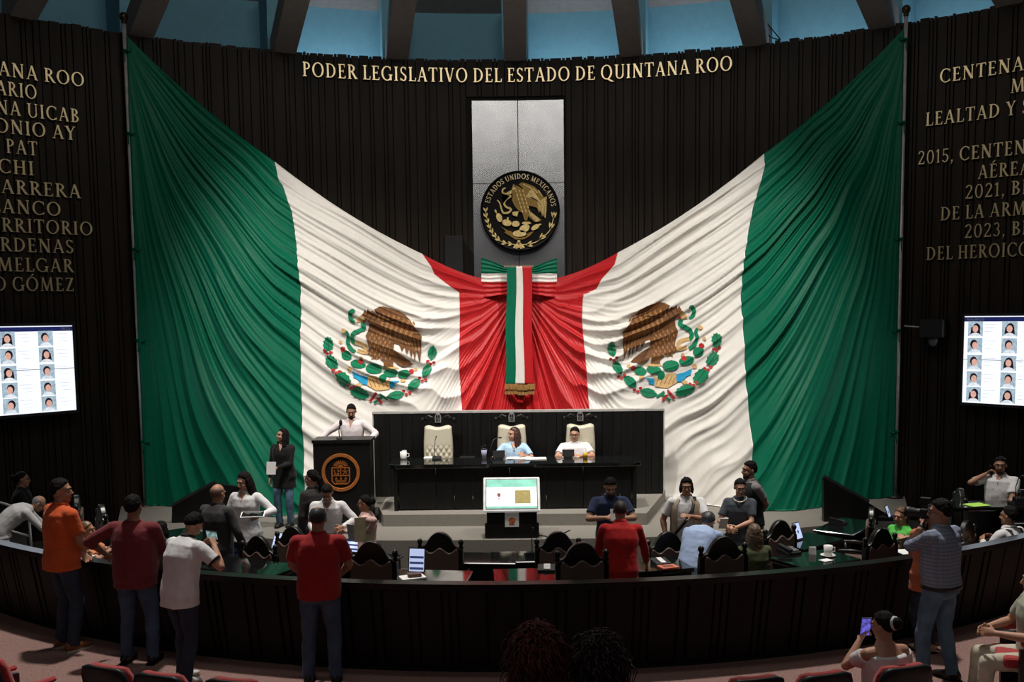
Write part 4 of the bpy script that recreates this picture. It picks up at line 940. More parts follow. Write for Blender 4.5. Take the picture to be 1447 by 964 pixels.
# ------------------------------------------------------------------ red folding seats of the public
m_rseat = M_('red_upholstery', (.42, .022, .022), .75, var=.12, scale=30, bump=.3, bscale=200, sheen=.3); m_shell = M_('seat_shell', (.012, .011, .011), .45)
def seat_proto(lab):
    t = thing('theatre_seat', lab, 'seat', (0, 0, 0), 0, 'red public seats in the front row')
    b = MB(); rings = []
    for z, wd, y, th in ((.30, .23, .0, .03), (.55, .235, -.05, .03), (.79, .225, -.10, .03), (.86, .205, -.112, .025), (.88, .15, -.115, .02)):
        rings.append([(wd*math.sin(a), y + .05*(1-math.cos(a*1.0)) - (th if k < 9 else 0), z) for k, a in enumerate([-1+2*i/8 for i in range(9)])] + [(wd*math.sin(a), y + .05*(1-math.cos(a)), z) for a in [1-2*i/8 for i in range(9)]])
    rings = [[(x/.8415, y, z) for x, y, z in r] for r in rings]
    b.loft(rings); b.build('back_shell', m_shell, t, True)
    b = MB(); rings = []
    for z, wd, y, th in ((.34, .20, .0, .06), (.58, .215, -.05, .07), (.80, .205, -.10, .05), (.865, .175, -.112, .04), (.878, .12, -.115, .03)):
        rings.append([(wd*x, y - .022 + .045*abs(x)**2, z) for x in [-1+2*i/8 for i in range(9)]] + [(wd*x, y + th + .02*abs(x)**2, z) for x in [1-2*i/8 for i in range(9)]])
    rings = [[(x, y+.028, z) for x, y, z in r] for r in rings]
    b.loft(rings); b.build('back_cushion', m_rseat, t, True)
    b = MB(); b.box((0, .25, .42), (.44, .44, .1)); o = b.build('seat_cushion', m_rseat, t); bv = o.modifiers.new('b', 'BEVEL'); bv.width = .035; bv.segments = 3
    for sx in (-1, 1):
        b = MB(); b.prism([(-.05, 0), (.35, 0), (.36, .56), (-.08, .60)], lambda u, v, d: (sx*.265+d, u, v), -.022, .022); sd = b.build('side_panel', m_shell, t)
        b = MB(); b.box((sx*.265, .14, .61), (.06, .42, .04)); o = b.build('armrest', m_rseat, sd); bv = o.modifiers.new('b', 'BEVEL'); bv.width = .015
    return t
ST = [(-20, 930, 'red public seat at the far left edge'), (152, 943, 'red public seat below the man in maroon'), (228, 954, 'red public seat right of the one below the man in maroon'), (331, 962, 'red public seat between the men in white and red polo shirts'),
      (1066, 959, 'red public seat leftmost of the three before the woman in the white top'), (1163, 953, 'red public seat just left of the seated woman in white'), (1252, 946, 'red public seat with the woman in white in it'), (1437, 922, 'red public seat at the right edge with the man in beige trousers'),
      (757, 975, 'red public seat under the woman with reddish curls'), (846, 977, 'red public seat under the woman with dark curls')]
s0 = None; SEAT = {}
for px, py, lab in ST:
    p = gz(px, py, .88); hd2 = aim(p, Vector((0, 14.5, 0))) if px < 1400 else .75; loc = (p.x, p.y+.11, 0)
    if s0 is None: s0 = seat_proto(lab); s0.location = loc; s0.rotation_euler.z = hd2; SEAT[px] = s0
    else: SEAT[px] = dup(s0, loc, hd2, lab)

# ------------------------------------------------------------------ things on the tables
def small(name, lab, cat, loc, rz=0.0, group=None): return thing(name, lab, cat, loc, rz, group)
def ontable(px, z, y): p = gy(px, 640, y); return (p.x, y, z)
m_ceram = M_('white_ceramic', (.82, .81, .78), .25); m_glass = M_('drinking_glass', (.92, .95, .95), .03, spec=.5); m_glass.node_tree.nodes['Principled BSDF'].inputs['Alpha'].default_value = .35; m_juice = M_('orange_juice', (.75, .42, .03), .2)
def mug(lab, loc, rz=0, saucer=False, s=1.0):
    t = small('mug', lab, 'cup', loc, rz); b = MB(); b.lathe([(0, .0), (.036*s, 0), (.043*s, .02), (.045*s, .10*s), (.041*s, .10*s), (.038*s, .02), (0, .015)], n=20); b.build('cup_body', m_ceram, t, True)
    b = MB(); b.tube([(.042*s, 0, .08*s), (.075*s, 0, .075*s), (.075*s, 0, .035*s), (.042*s, 0, .03*s)], .007, 6); b.build('handle', m_ceram, t, True)
    if saucer:
        b = MB(); b.lathe([(0, -.012), (.05, -.012), (.085, .0), (.083, .005), (.05, -.006), (0, -.006)], n=24); b.build('saucer', m_ceram, t, True)
    return t
def micbase(name, lab, loc, rz=0, scr=False):
    t = small(name, lab, 'microphone', loc, rz); b = MB(); b.prism([(-.07, 0), (.07, 0), (.07, .02), (-.06, .05)], lambda u, v, d: (d, u, v), -.075, .075); b.build('base', m_blackmat, t)
    b = MB(); b.tube([(.03, .05, .03), (.03, .06, .2), (.02, .0, .32), (.01, -.07, .36)], .006, 6); b.ell((.008, -.09, .368), (.013, .03, .013)); b.build('gooseneck', m_blackmat, t, True); return t
mug('white mug at the left end of the presiding table', ontable(570, TZ, 16.5), 0, s=1.25)
b = MB(); b.lathe([(0, .0), (.035, 0), (.042, .13), (.039, .13), (.033, .01), (0, .01)], n=18); p = ontable(571.5, TZ, 16.66); tag(b.build('drinking_glass', m_glass, None, True, loc=p), 'clear glass behind the white mug on the presiding table', 'glass')
micbase('table_microphone', 'small black microphone in front of the empty cream chair', ontable(617, TZ, 16.45), PI)
t = small('tumbler', 'lilac tumbler with a lid on the presiding table', 'cup', ontable(684, TZ, 16.5)); b = MB(); b.lathe([(0, 0), (.036, 0), (.05, .15), (0, .15)], n=20); b.build('tumbler_body', M_('lilac_plastic', (.38, .36, .52), .35), t, True); b = MB(); b.lathe([(.052, .15), (.052, .165), (.02, .175), (0, .175)], n=20); b.tube([(.01, 0, .17), (.02, 0, .23)], .006, 6); b.tube([(-.02, 0, .17), (-.035, 0, .21)], .006, 6); b.build('lid', m_blackmat, t, True)
def console(lab, px, wd, y, goose):
    t = small('conference_unit', lab, 'console', ontable(px, TZ, y), 0); b = MB(); b.box((0, 0, .085), (wd, .025, .12), M=Matrix.Rotation(-.2, 3, 'X')); b.box((0, .03, .012), (wd*.7, .14, .024)); b.build('screen_unit', m_blackmat, t)
    if goose: b = MB(); b.tube([(-.12, .05, 0), (-.14, .06, .2), (-.08, .10, .32), (.0, .14, .34)], .007, 6); b.ell((.02, .15, .34), (.03, .014, .014)); b.lathe([(.03, 0), (.03, .02), (0, .02)], (-.12, .05, 0)); b.build('gooseneck', m_blackmat, t, True)
console('black conference unit in front of the woman in light blue', 705, .2, 16.4, True); console('black conference unit in front of the man with glasses', 803, .2, 16.4, False)
t = small('juice_glass', 'glass of orange juice in front of the man with glasses', 'glass', ontable(827, TZ, 16.42)); b = MB(); b.lathe([(0, .008), (.0385, .008), (.0415, .09), (0, .09)], n=18); b.build('juice', m_juice, t, True); b = MB(); b.lathe([(0, 0), (.036, 0), (.042, .15), (.039, .15), (.0365, .01), (0, .01)], n=18); b.build('glass', m_glass, t, True)
for (px, wd, dp, y, z, lab) in ((733, .42, .25, 16.42, 0, 'white papers on the table in front of the woman in light blue'), (757, .34, .22, 16.34, .003, 'loose white sheets right of the papers of the woman in light blue'), (806, .28, .2, 16.55, 0, 'white paper under the forearms of the man with glasses'), (608, .22, .16, 16.6, 0, 'small white paper in front of the empty cream chair'), (660, .25, .2, 16.6, 0.0, 'dark folder lying between the empty chair and the tumbler')):
    b = MB(); b.box((0, 0, .006), (wd, dp, .006), rz=rnd.uniform(-.1, .1)); b.box((.01, .01, .0105), (wd*.97, dp*.97, .004), rz=rnd.uniform(-.1, .1)); x_, y_, z_ = ontable(px, TZ+z, y); tag(b.build('folder' if 'folder' in lab else 'papers', m_blackmat if 'folder' in lab else m_paper, None, loc=(x_, y_, z_)), lab, 'papers')
m_tabscr = M_('tablet_screen', (.55, .65, .95), .3, emit=.7, var=.05); m_tabln = M_('tablet_ui', (.05, .07, .2), .3, emit=.4)
def tablet(lab, px, py, z, rz=None, land=False, s=1.0, tilt=.35, up=.09, ui='dot'):
    p = gz(px, py, z+up); rz = aim(p) + rnd.uniform(-.1, .1) if rz is None else rz
    t = small('tablet', lab, 'tablet', (p.x, p.y, z), rz); w_, h_ = (.25, .17) if land else (.16, .23); w_ *= s; h_ *= s
    R_ = Matrix.Rotation(-tilt, 3, 'X'); f = lambda u, v, d: R_ @ Vector((u, -d, v)) + Vector((0, 0, .012))
    b = MB(); b.prism(rect(-w_/2, 0, w_/2, h_), f, -.008, 0); b.build('case', m_blackmat, t)
    b = MB(); b.prism(rect(-w_/2+.01, .012, w_/2-.01, h_-.012), f, 0, .0015); d = b.build('screen', m_tabscr, t)
    b = MB()
    if ui == 'dot': b.prism(el(0, h_*.45, .018, .024, 0, 12), f, .0015, .0025)
    else:
        for k in range(3): b.prism(rect(-w_/2+.015, .03+.06*k, w_/2-.015, .055+.06*k), f, .0015, .0025)
    b.build('screen_mark', m_tabln, d)
    b = MB(); b.box((0, .07, .008), (.12, .16, .014)); b.tube([(0, .1, .014), tuple(f(0, h_*.55, -.008))], .008, 6); b.build('stand', m_blackmat, t)
tablet('lit tablet standing on the desk beside the woman in the white blouse', 388, 765, INZ+.748, up=.12)
tablet('open tablet lying on the desk in front of the woman in pink', 494, 773, INZ+.748, None, True, 1.1, .7, .08, ui='bars')
tablet('upright tablet with blue bars behind the barrier right of the man in the red polo', 588, 794, .748, None, ui='bars', s=1.15, tilt=.2, up=.13)
tablet('small lit tablet right of the dark chair near the green-reflecting desks', 1131, 752, INZ+.748, up=.11)
tablet('lit tablet beside the woman in green', 1258, 722, INZ+.748, up=.11, s=.8)
tablet('small lit tablet on the desk by the left parapet', 264, 745, INZ+.748, up=.1, s=.8)
p = gz(583, 817, .7475); b = MB(); b.box((0, 0, .008), (.26, .18, .016), rz=.4); b.build('papers', m_paper, None, loc=p); tag(bpy.data.objects[-1] if False else C.objects[-1], 'stack of white paper under the brown purse', 'papers')
b = MB(); b.box((0, 0, .02), (.15, .09, .04), rz=.2); o = b.build('purse', M_('brown_purse', (.12, .06, .04), .5), None, loc=p + Vector((.02, .0, .016))); bv = o.modifiers.new('b', 'BEVEL'); bv.width = .015; bv.segments = 3; tag(o, 'small brown purse on white paper in front of the upright tablet', 'purse')
p = gz(1170, 786, .748); mug('white cup on a saucer on the green-reflecting desk', p + Vector((0, 0, .013)), .2, True, 1.1)
b = MB(); b.box((0, 0, .002), (.13, .10, .003), rz=.5); p = gz(1167, 792, .748); tag(b.build('napkin', m_paper, None, loc=p), 'white napkin in front of the white cup', 'napkin')
p = gz(1148, 783, .748); b = MB(); b.prism([(-.03, 0), (.03, 0), (.02, .08), (-.02, .085)], lambda u, v, d: (d, u, v), -.035, .035); tag(b.build('small_device', m_white, None, loc=p, smooth=False), 'small white upright device left of the white cup', 'device')
def phone_set(lab, px, py, z):
    p = gz(px, py, z); t = small('telephone', lab, 'telephone', p, aim(p)); b = MB(); b.prism([(-.1, 0), (.1, 0), (.1, .06), (-.1, .025)], lambda u, v, d: (d, u, v), -.1, .1); b.build('body', m_blackmat, t)
    b = MB(); b.box((-.06, .0, .07), (.05, .2, .03), M=Matrix.Rotation(.17, 3, 'X')); b.build('handset', m_blackmat, t)
    b = MB()
    for i in range(3):
        for j in range(4): b.box((.01+.03*i, -.06+.03*j, .042+.0053*j), (.02, .018, .008))
    b.build('keypad', M_('key_grey', (.45, .45, .45), .5), t)
phone_set('black desk telephone left of the small white device', 1115, 782, .748); phone_set('black desk telephone below the right parapet', 1184, 741, INZ+.748)
p = gz(944, 803, .748); b = MB(); b.box((0, 0, .012), (.20, .15, .02), rz=.35); t = small('notebook', 'orange notebook on the desk left of the bent man in light blue', 'notebook', p, .35); b = MB(); b.box((0, 0, .012), (.2, .15, .02)); b.build('cover', M_('orange_cover', (.62, .17, .10), .6), t); b = MB(); b.box((0, 0, .0235), (.11, .08, .003)); b.build('cover_frame', M_('cover_dark', (.2, .05, .03), .6), t)
p = gz(934, 797, .748); t = small('conference_unit', 'black and white conference unit beside the orange notebook', 'console', p, .35); b = MB(); b.prism([(-.08, 0), (.08, 0), (.08, .05), (-.08, .02)], lambda u, v, d: (d, u, v), -.09, .09); b.build('base', m_blackmat, t); b = MB(); b.box((0, 0, .041), (.06, .14, .01), M=Matrix.Rotation(.18, 3, 'X')); b.build('white_strip', m_white, t)
p = gz(773, 806, .748); t = small('conference_unit', 'black conference unit with a white strip left of the barrier chair', 'console', p, -.05); b = MB(); b.prism([(-.08, 0), (.08, 0), (.08, .05), (-.08, .02)], lambda u, v, d: (d, u, v), -.1, .1); b.build('base', m_blackmat, t); b = MB(); b.box((0, 0, .041), (.07, .13, .01), M=Matrix.Rotation(.18, 3, 'X')); b.build('white_strip', m_white, t)
micbase('desk_microphone', 'gooseneck microphone on the red-reflecting desk below the tilted screen', gz(750, 785, INZ+.748), .2)
micbase('desk_microphone', 'gooseneck microphone on the far right counter', gz(1436, 712, 1.072), .2)
b = MB(); b.box((0, 0, .004), (.3, .22, .006), rz=.2); p = gz(1285, 780, .748); tag(b.build('papers', m_paper, None, loc=p), 'white sheet on the desk under the hands of the woman in green', 'papers')
b = MB(); b.box((0, 0, .004), (.26, .2, .006), rz=.3); p = gz(1380, 714, 1.072); tag(b.build('papers', M_('lime_paper', (.4, .7, .1), .7), None, loc=p), 'lime green sheet on the counter of the man on the phone', 'papers')
b = MB(); b.box((0, 0, .006), (.24, .17, .008), rz=-.5); p = gz(116, 787, .93); tag(b.build('papers', m_paper, None, loc=p), 'white folded sheet on the barrier rail under the hand of the man in orange', 'papers')
# left side rail
t = thing('hand_rail', 'thin metal hand rail at the far left edge', 'rail', gz(20, 745, .1)); p0, p1 = gy(-20, 705, 13.2), gy(40, 722, 13.2)
b = MB(); b.tube([p0, p1, p1 + Vector((.02, 0, -.9))], .02, 8); wpart(b, 'rail', m_chrome, t, True); b = MB(); b.tube([p0 + Vector((0, 0, -.35)), p1 + Vector((0, 0, -.35))], .016, 8); wpart(b, 'lower_rail', m_chrome, t, True)

# ------------------------------------------------------------------ people
tex_w = bpy.data.textures.new('wrinkles', 'CLOUDS'); tex_w.noise_scale = .11; tex_w.noise_depth = 2
tex_h = bpy.data.textures.new('hair_tufts', 'CLOUDS'); tex_h.noise_scale = .03
def skin(c): return M_('skin_%d' % int(c[0]*1000), c, .5, var=.08, scale=12, spec=.35)
SK1, SK2, SK3 = (.50, .27, .18), (.40, .205, .13), (.29, .14, .085)
m_eye = M_('eye_dark', (.02, .012, .01), .2); m_eyew = M_('eye_white', (.7, .68, .65), .3); m_lip = M_('lips', (.34, .10, .08), .45); m_hairk = M_('black_hair', (.0075, .006, .0055), .7, var=.5, scale=60, bump=.6, bscale=160, spec=.14)
m_frame = M_('spectacle_frame', (.01, .01, .01), .3)
def fab(n, c, r=.8, var=.06): return M_(n, c, r, var=var, scale=9, bump=.12, bscale=260, spec=.25, sheen=.1)
FABDENIM = M_('blue_denim', (.045, .075, .135), .85, var=.3, scale=7, bump=.2, bscale=300); FABDDENIM = M_('dark_denim', (.018, .028, .055), .85, var=.3, scale=7, bump=.2, bscale=300); FABLDENIM = M_('light_denim', (.10, .17, .26), .85, var=.3, scale=7, bump=.2, bscale=300)
FABBLK = fab('black_cloth', (.009, .009, .010)); FABWHT = fab('white_cloth', (.74, .73, .74)); FABNVY = fab('navy_cloth', (.02, .035, .085)); FABRED = fab('deep_red_knit', (.33, .012, .014)); FABKHA = fab('khaki_cloth', (.33, .27, .18))
m_shoek = M_('black_shoe_leather', (.012, .011, .011), .4); m_shoeb = M_('brown_shoe_leather', (.22, .07, .02), .5); m_shoew = M_('white_trainer', (.72, .71, .70), .5); m_sole = M_('pale_sole', (.5, .46, .42), .6)
def plaid(name, base, light_, dark):
    """woven check: two sets of stripes crossing"""
    m = bpy.data.materials.new(name); m.use_nodes = True; nt = m.node_tree; b = nt.nodes['Principled BSDF']; b.inputs['Roughness'].default_value = .85; b.inputs['Specular IOR Level'].default_value = .2
    tc = nt.nodes.new('ShaderNodeTexCoord'); col = None
    for ax, c in (('X', light_), ('Z', dark)):
        wv = nt.nodes.new('ShaderNodeTexWave'); wv.bands_direction = ax; wv.inputs['Scale'].default_value = 9; wv.inputs['Distortion'].default_value = .6; nt.links.new(tc.outputs['Object'], wv.inputs[0])
        rp = nt.nodes.new('ShaderNodeValToRGB'); rp.color_ramp.elements[0].position = .6; rp.color_ramp.elements[1].position = .85; nt.links.new(wv.outputs['Fac'], rp.inputs[0])
        mx = nt.nodes.new('ShaderNodeMix'); mx.data_type = 'RGBA'; nt.links.new(rp.outputs[0], mx.inputs[0])
        if col is None: mx.inputs[6].default_value = (*base, 1)
        else: nt.links.new(col, mx.inputs[6])
        mx.inputs[7].default_value = (*c, 1); col = mx.outputs[2]
    nt.links.new(col, b.inputs['Base Color']); return m
def rotx(v, a): return Vector((v[0], v[1]*math.cos(a)+v[2]*math.sin(a), v[2]*math.cos(a)-v[1]*math.sin(a)))   # lean forward by a
def ik(a, t, l1, l2, pole):
    d = t-a; L = d.length
    if L > (l1+l2)*.995: t = a + d*((l1+l2)*.995/L); d = t-a; L = d.length
    L = max(L, abs(l1-l2)+.02)
    c = (l1*l1+L*L-l2*l2)/(2*l1*L); c = max(-1, min(1, c)); u = d.normalized(); p = Vector(pole); p = p-u*p.dot(u)
    p = p.normalized() if p.length > 1e-4 else Vector((0, 0, -1)); return a + u*(l1*c) + p*(l1*math.sqrt(max(0, 1-c*c))), t
def cap(b, pts, rad, n=10, flat=False):
    pts = [Vector(p) for p in pts]; rad = list(rad)
    if not flat:
        d0 = (pts[0]-pts[1]).normalized(); d1 = (pts[-1]-pts[-2]).normalized()
        P = [pts[0]+d0*rad[0]*.9, pts[0]+d0*rad[0]*.5] + pts + [pts[-1]+d1*rad[-1]*.5, pts[-1]+d1*rad[-1]*.9]; Rr = [rad[0]*.35, rad[0]*.85] + rad + [rad[-1]*.85, rad[-1]*.35]
        b.tube(P, Rr, n)
    else: b.tube(pts, rad, n)
def remesh(o, vox, smooth=3, disp=0.0):
    m = o.modifiers.new('r', 'REMESH'); m.mode = 'VOXEL'; m.voxel_size = vox; m.use_smooth_shade = True
    if smooth: s_ = o.modifiers.new('s', 'SMOOTH'); s_.factor = .5; s_.iterations = smooth
    if disp: d = o.modifiers.new('d', 'DISPLACE'); d.texture = tex_w; d.strength = disp; d.mid_level = .5; d.texture_coords = 'GLOBAL'
def ss(a, b_, x): t = max(0, min(1, (x-a)/(b_-a))); return t*t*(3-2*t)
PEOPLE = {}
def person(key, label, px, py, z0, head=0, h=1.72, Y=None, seated=False, lean=0, hunch=0, yaw=0, pitch=0, fem=False, fat=0.0, skn=SK2,
           R=None, L=None, poleR=None, poleL=None, curl=.6, shirt=FABWHT, sleeve='short', tuck=False, collar=True, trousers=FABDENIM, shoe=m_shoek, hair='short', hairm=m_hairk, hairlen=.3,
           beard=False, glasses=False, belt=False, stance=.11, step=0.0, hem=None, extra=None, knees=None, sleeve_trim=None, open_neck=False, seat_h=.46, armlen=1.0, off_sh=False, wrinkle=.016):
    s = h/1.72; th = math.radians(head); lean = math.radians(lean); hunch = math.radians(hunch)
    def build_pose(seat):
        P = Vector((0, 0, (seat+.09)/s if seated else .92))
        wa = P + rotx((0, 0, .16), lean*.45); ch = wa + rotx((0, 0, .20), lean*.8+hunch*.4); nb = ch + rotx((0, 0, .19), lean+hunch)
        La = lean+hunch
        hd = nb + rotx((0, .02, .135), (lean+hunch)*.55 + math.radians(pitch)*.45)
        return P, wa, ch, nb, La, hd
    Rh = Matrix.Rotation(math.radians(yaw), 3, 'Z') @ Matrix.Rotation(-(math.radians(pitch) + max(0, lean+hunch)*.35), 3, 'X')
    P, wa, ch, nb, La, hd = build_pose(seat_h)
    topl = hd + Rh @ Vector((0, -.01, .118))
    RZ = Matrix.Rotation(th, 3, 'Z')
    if Y is not None:
        wt = gy(px, py, Y + (RZ @ topl*s).y*0)
        if seated: seat_h += wt.z - z0 - topl.z*s; P, wa, ch, nb, La, hd = build_pose(seat_h); topl = hd + Rh @ Vector((0, -.01, .118))
        else: s = (wt.z-z0)/topl.z
    else: wt = gz(px, py, z0+topl.z*s)
    off = RZ @ (topl*s); root = Vector((wt.x-off.x, wt.y-off.y, z0))
    loc = lambda wv: RZ.inverted() @ ((Vector(wv)-root)/s)
    wor = lambda lv: root + RZ @ (Vector(lv)*s)
    t = thing('person', label, 'person', root, th); t.scale = (s, s, s)
    sw = (.162 if fem else .188) + .02*fat
    ax = Vector((1, 0, 0))
    sh = {q: nb + rotx((q*sw, 0, -.078), La) for q in (1, -1)}
    def tgt(spec, q):
        if spec is None: return Vector((q*(sw+.075), .03, P.z-.06)) + (wa-P)*.6*0
        if spec[0] == 'l': return Vector(spec[1:])
        return loc(gy(spec[1], spec[2], root.y+spec[3]))
    arms = {}
    for q, spec, pole in ((1, R, poleR), (-1, L, poleL)):
        T = tgt(spec, q); el_, wr = ik(sh[q], T, .285*armlen, .255*armlen, pole or (q*.7, -.45, -.6)); arms[q] = (sh[q], el_, wr)
    hips = {q: P + Vector((q*.09, 0, -.03)) for q in (1, -1)}
    legs = {}
    for q in (1, -1):
        if seated:
            kn = Vector((q*.13, .42, P.z-.03)) if not knees else Vector((q*knees[0], knees[1], P.z-.03+knees[2])); an = Vector((q*.13 if not knees else q*knees[0], (.44 if not knees else knees[1]+.02), .085))
        else:
            an = Vector((q*stance, q*step, .085)); kn, an = ik(hips[q], an, .408, .408, (q*.15, 1, 0))
        legs[q] = (hips[q], kn, an)
    # torso rings: centre, lean, rx, ry
    F_ = fat
    def tor(inf, lo='crotch', hi='neck', soft=0):
        w_ = .128 if fem else .150; hp = .178 if fem else .168
        lv = [('crotch', P+Vector((0, 0, -.11)), 0, .13, .10), ('low', P+Vector((0, -.012, -.06)), 0, hp-.005+.02*F_, .125+.02*F_), ('hip', P+Vector((0, -.012, .01)), lean*.2, hp+.03*F_, .122+.04*F_), ('waist', wa+Vector((0, .015*F_, -.02)), lean*.5, w_+.06*F_, .105+.07*F_),
              ('mid', (wa+ch)/2+Vector((0, .012*F_, 0)), lean*.7, (.138 if fem else .158)+.045*F_, .112+.055*F_), ('chest', ch, lean*.9+hunch*.5, (.150 if fem else .175)+.025*F_, .128 if fem else .122+.02*F_),
              ('upper', ch.lerp(nb, .55), La, (.145 if fem else .168), .105), ('top', nb+rotx((0, -.005, -.03), La), La, .102, .072), ('neck', nb+rotx((0, .005, .012), La), La, .068, .064)]
        names = [x[0] for x in lv]; lv = lv[names.index(lo):names.index(hi)+1]; rings = []
        for nm, c, a, rx, ry in lv:
            k = inf*(.3 if nm == 'neck' else .7 if nm == 'top' else 1); ring = []
            for j in range(20):
                q = 2*PI*j/20; cx, cy = math.cos(q), math.sin(q); e = .85
                ring.append(c + rotx((math.copysign(abs(cx)**e, cx)*(rx+k), math.copysign(abs(cy)**e, cy)*(ry+k), 0), a))
            rings.append(ring)
        return rings
    # ---- skin: one surface
    b = MB(); b.loft(tor(-.004)); cap(b, [nb+rotx((0, 0, -.03), La), nb.lerp(hd, .55), hd+Rh @ Vector((0, -.015, -.03))], [.062, .055, .056], 12)
    H = lambda v: hd + Rh @ Vector(v)
    hw_ = .94 if fem else 1.0
    b.ell(H((0, -.012, .022)), (.076*hw_, .094, .094), Rh, 18, 12); b.ell(H((0, .022, -.045)), (.061*hw_, .068, .078), Rh, 16, 10); b.ell(H((0, .058, -.095)), (.03, .028, .026), Rh, 10, 8)
    cap(b, [H((0, .086, .004)), H((0, .106, -.032))], [.010, .0135], 8); b.ell(H((0, .09, -.038)), (.019, .014, .011), Rh, 8, 6); b.ell(H((0, .078, .026)), (.052, .014, .012), Rh, 10, 6)
    for q in (1, -1): b.ell(H((q*.080*hw_, -.012, -.008)), (.010, .017, .028), Rh, 10, 8); b.ell(H((q*.035, .064, -.035)), (.024, .02, .022), Rh, 8, 6)
    for q in (1, -1):
        a_, e_, w_ = arms[q]; k = .92 if fem else 1.0 + .12*F_
        cap(b, [nb+rotx((q*.07, 0, -.075), La), a_], [.058, .055*k], 12)
        cap(b, [a_, a_.lerp(e_, .35), a_.lerp(e_, .8), e_], [.056*k, .052*k, .043*k, .041*k], 12); cap(b, [e_, e_.lerp(w_, .25), e_.lerp(w_, .75), w_], [.041*k, .043*k, .032*k, .027*k], 12)
        d = (w_-e_).normalized(); up = Vector((0, 0, 1)); pn = Vector((-q*.8, 0, -.3)); pn = (pn - d*pn.dot(d)).normalized(); sd = d.cross(pn)*1.0
        if sd.dot(Vector((0, 0, 1))) + sd.dot(Vector((0, 1, 0))) < 0: sd = -sd
        rings = []
        for tt, wd, tk in ((0, .026, .022), (.03, .034, .019), (.07, .042, .016), (.10, .041, .013)):
            rings.append([w_ + d*tt + sd*wd*math.cos(2*PI*j/12) + pn*tk*math.sin(2*PI*j/12) for j in range(12)])
        b.loft(rings)
        for j, (o_, ln_) in enumerate(((.033, .068), (.0115, .078), (-.0115, .073), (-.033, .058))):
            p0 = w_ + d*.092 + sd*o_; c1, c2 = curl*.7, curl*1.7
            d1 = d*math.cos(c1)+pn*math.sin(c1)+sd*o_*2.2; p1 = p0 + d1.normalized()*ln_*.55; d2 = d*math.cos(c2)+pn*math.sin(c2)+sd*o_*1.5; p2 = p1 + d2.normalized()*ln_*.5
            cap(b, [p0 - d*.015, p0, p1, p2], [.009, .0088, .0082, .007], 7)
        p0 = w_ + d*.028 + sd*.026; p1 = p0 + (d*.6+sd*.75+pn*.25).normalized()*.045; p2 = p1 + (d*.85+sd*.25+pn*.45).normalized()*.034
        cap(b, [p0, p1, p2], [.013, .0105, .0085], 7)
    for q in (1, -1):
        a_, k_, n_ = legs[q]; cap(b, [a_, a_.lerp(k_, .4), k_], [.078, .070, .05], 12); cap(b, [k_, k_.lerp(n_, .3), n_], [.05, .052, .036], 12); b.ell(n_+Vector((0, .06, -.05)), (.036, .105, .03))
    body = b.build('body', skin(skn), t, True); remesh(body, .0078, 2)
    # ---- face
    for q in (1, -1):
        bb = MB(); bb.ell(H((q*.031, .0815, .004)), (.0125, .006, .0065), Rh, 10, 6); ew = bb.build('eye', m_eyew, t, True)
        bb = MB(); bb.ell(H((q*.031, .0862, .004)), (.006, .003, .0062), Rh, 8, 6); bb.build('iris', m_eye, ew, True)
        bb = MB(); cap(bb, [H((q*.014, .093, .021)), H((q*.032, .0915, .027)), H((q*.05, .080, .021))], [.0045, .005, .0035], 6); bb.build('eyebrow', hairm if hair != 'grey' else m_hairk, t, True)
    bb = MB(); cap(bb, [H((-.024, .078, -.068)), H((0, .089, -.0665)), H((.024, .078, -.068))], [.004, .0075, .004], 8); bb.build('mouth', m_lip, t, True)
    if beard:
        bb = MB(); rings = []
        for zz, rx, yy, ry in ((-.122, .022, .058, .026), (-.105, .044, .040, .048), (-.082, .056, .028, .0565), (-.060, .0615, .014, .052), (-.035, .0635, -.006, .03)): rings.append([H((rx*math.cos(a), yy+ry*math.sin(a)*(1 if math.sin(a) > 0 else .5), zz)) for a in [2*PI*j/16 for j in range(16)]])
        bb.loft(rings); cap(bb, [H((-.03, .078, -.056)), H((0, .092, -.05)), H((.03, .078, -.056))], [.006, .008, .006], 6); bb.build('beard', M_('dark_stubble', (.030, .018, .013), .75, var=.4, scale=60), t, True)
    if glasses:
        bb = MB()
        for q in (1, -1):
            c0 = [H((q*.033+.025*math.cos(a), .099, .002+.018*math.sin(a))) for a in [2*PI*j/14 for j in range(15)]]; bb.tube(c0, .002, 5); bb.tube([H((q*.058, .099, .008)), H((q*.08, .04, .008)), H((q*.084, -.01, .0))], .002, 5)
        bb.tube([H((-.009, .1, .004)), H((.009, .1, .004))], .0028, 5); bb.build('glasses', m_frame, t, True)
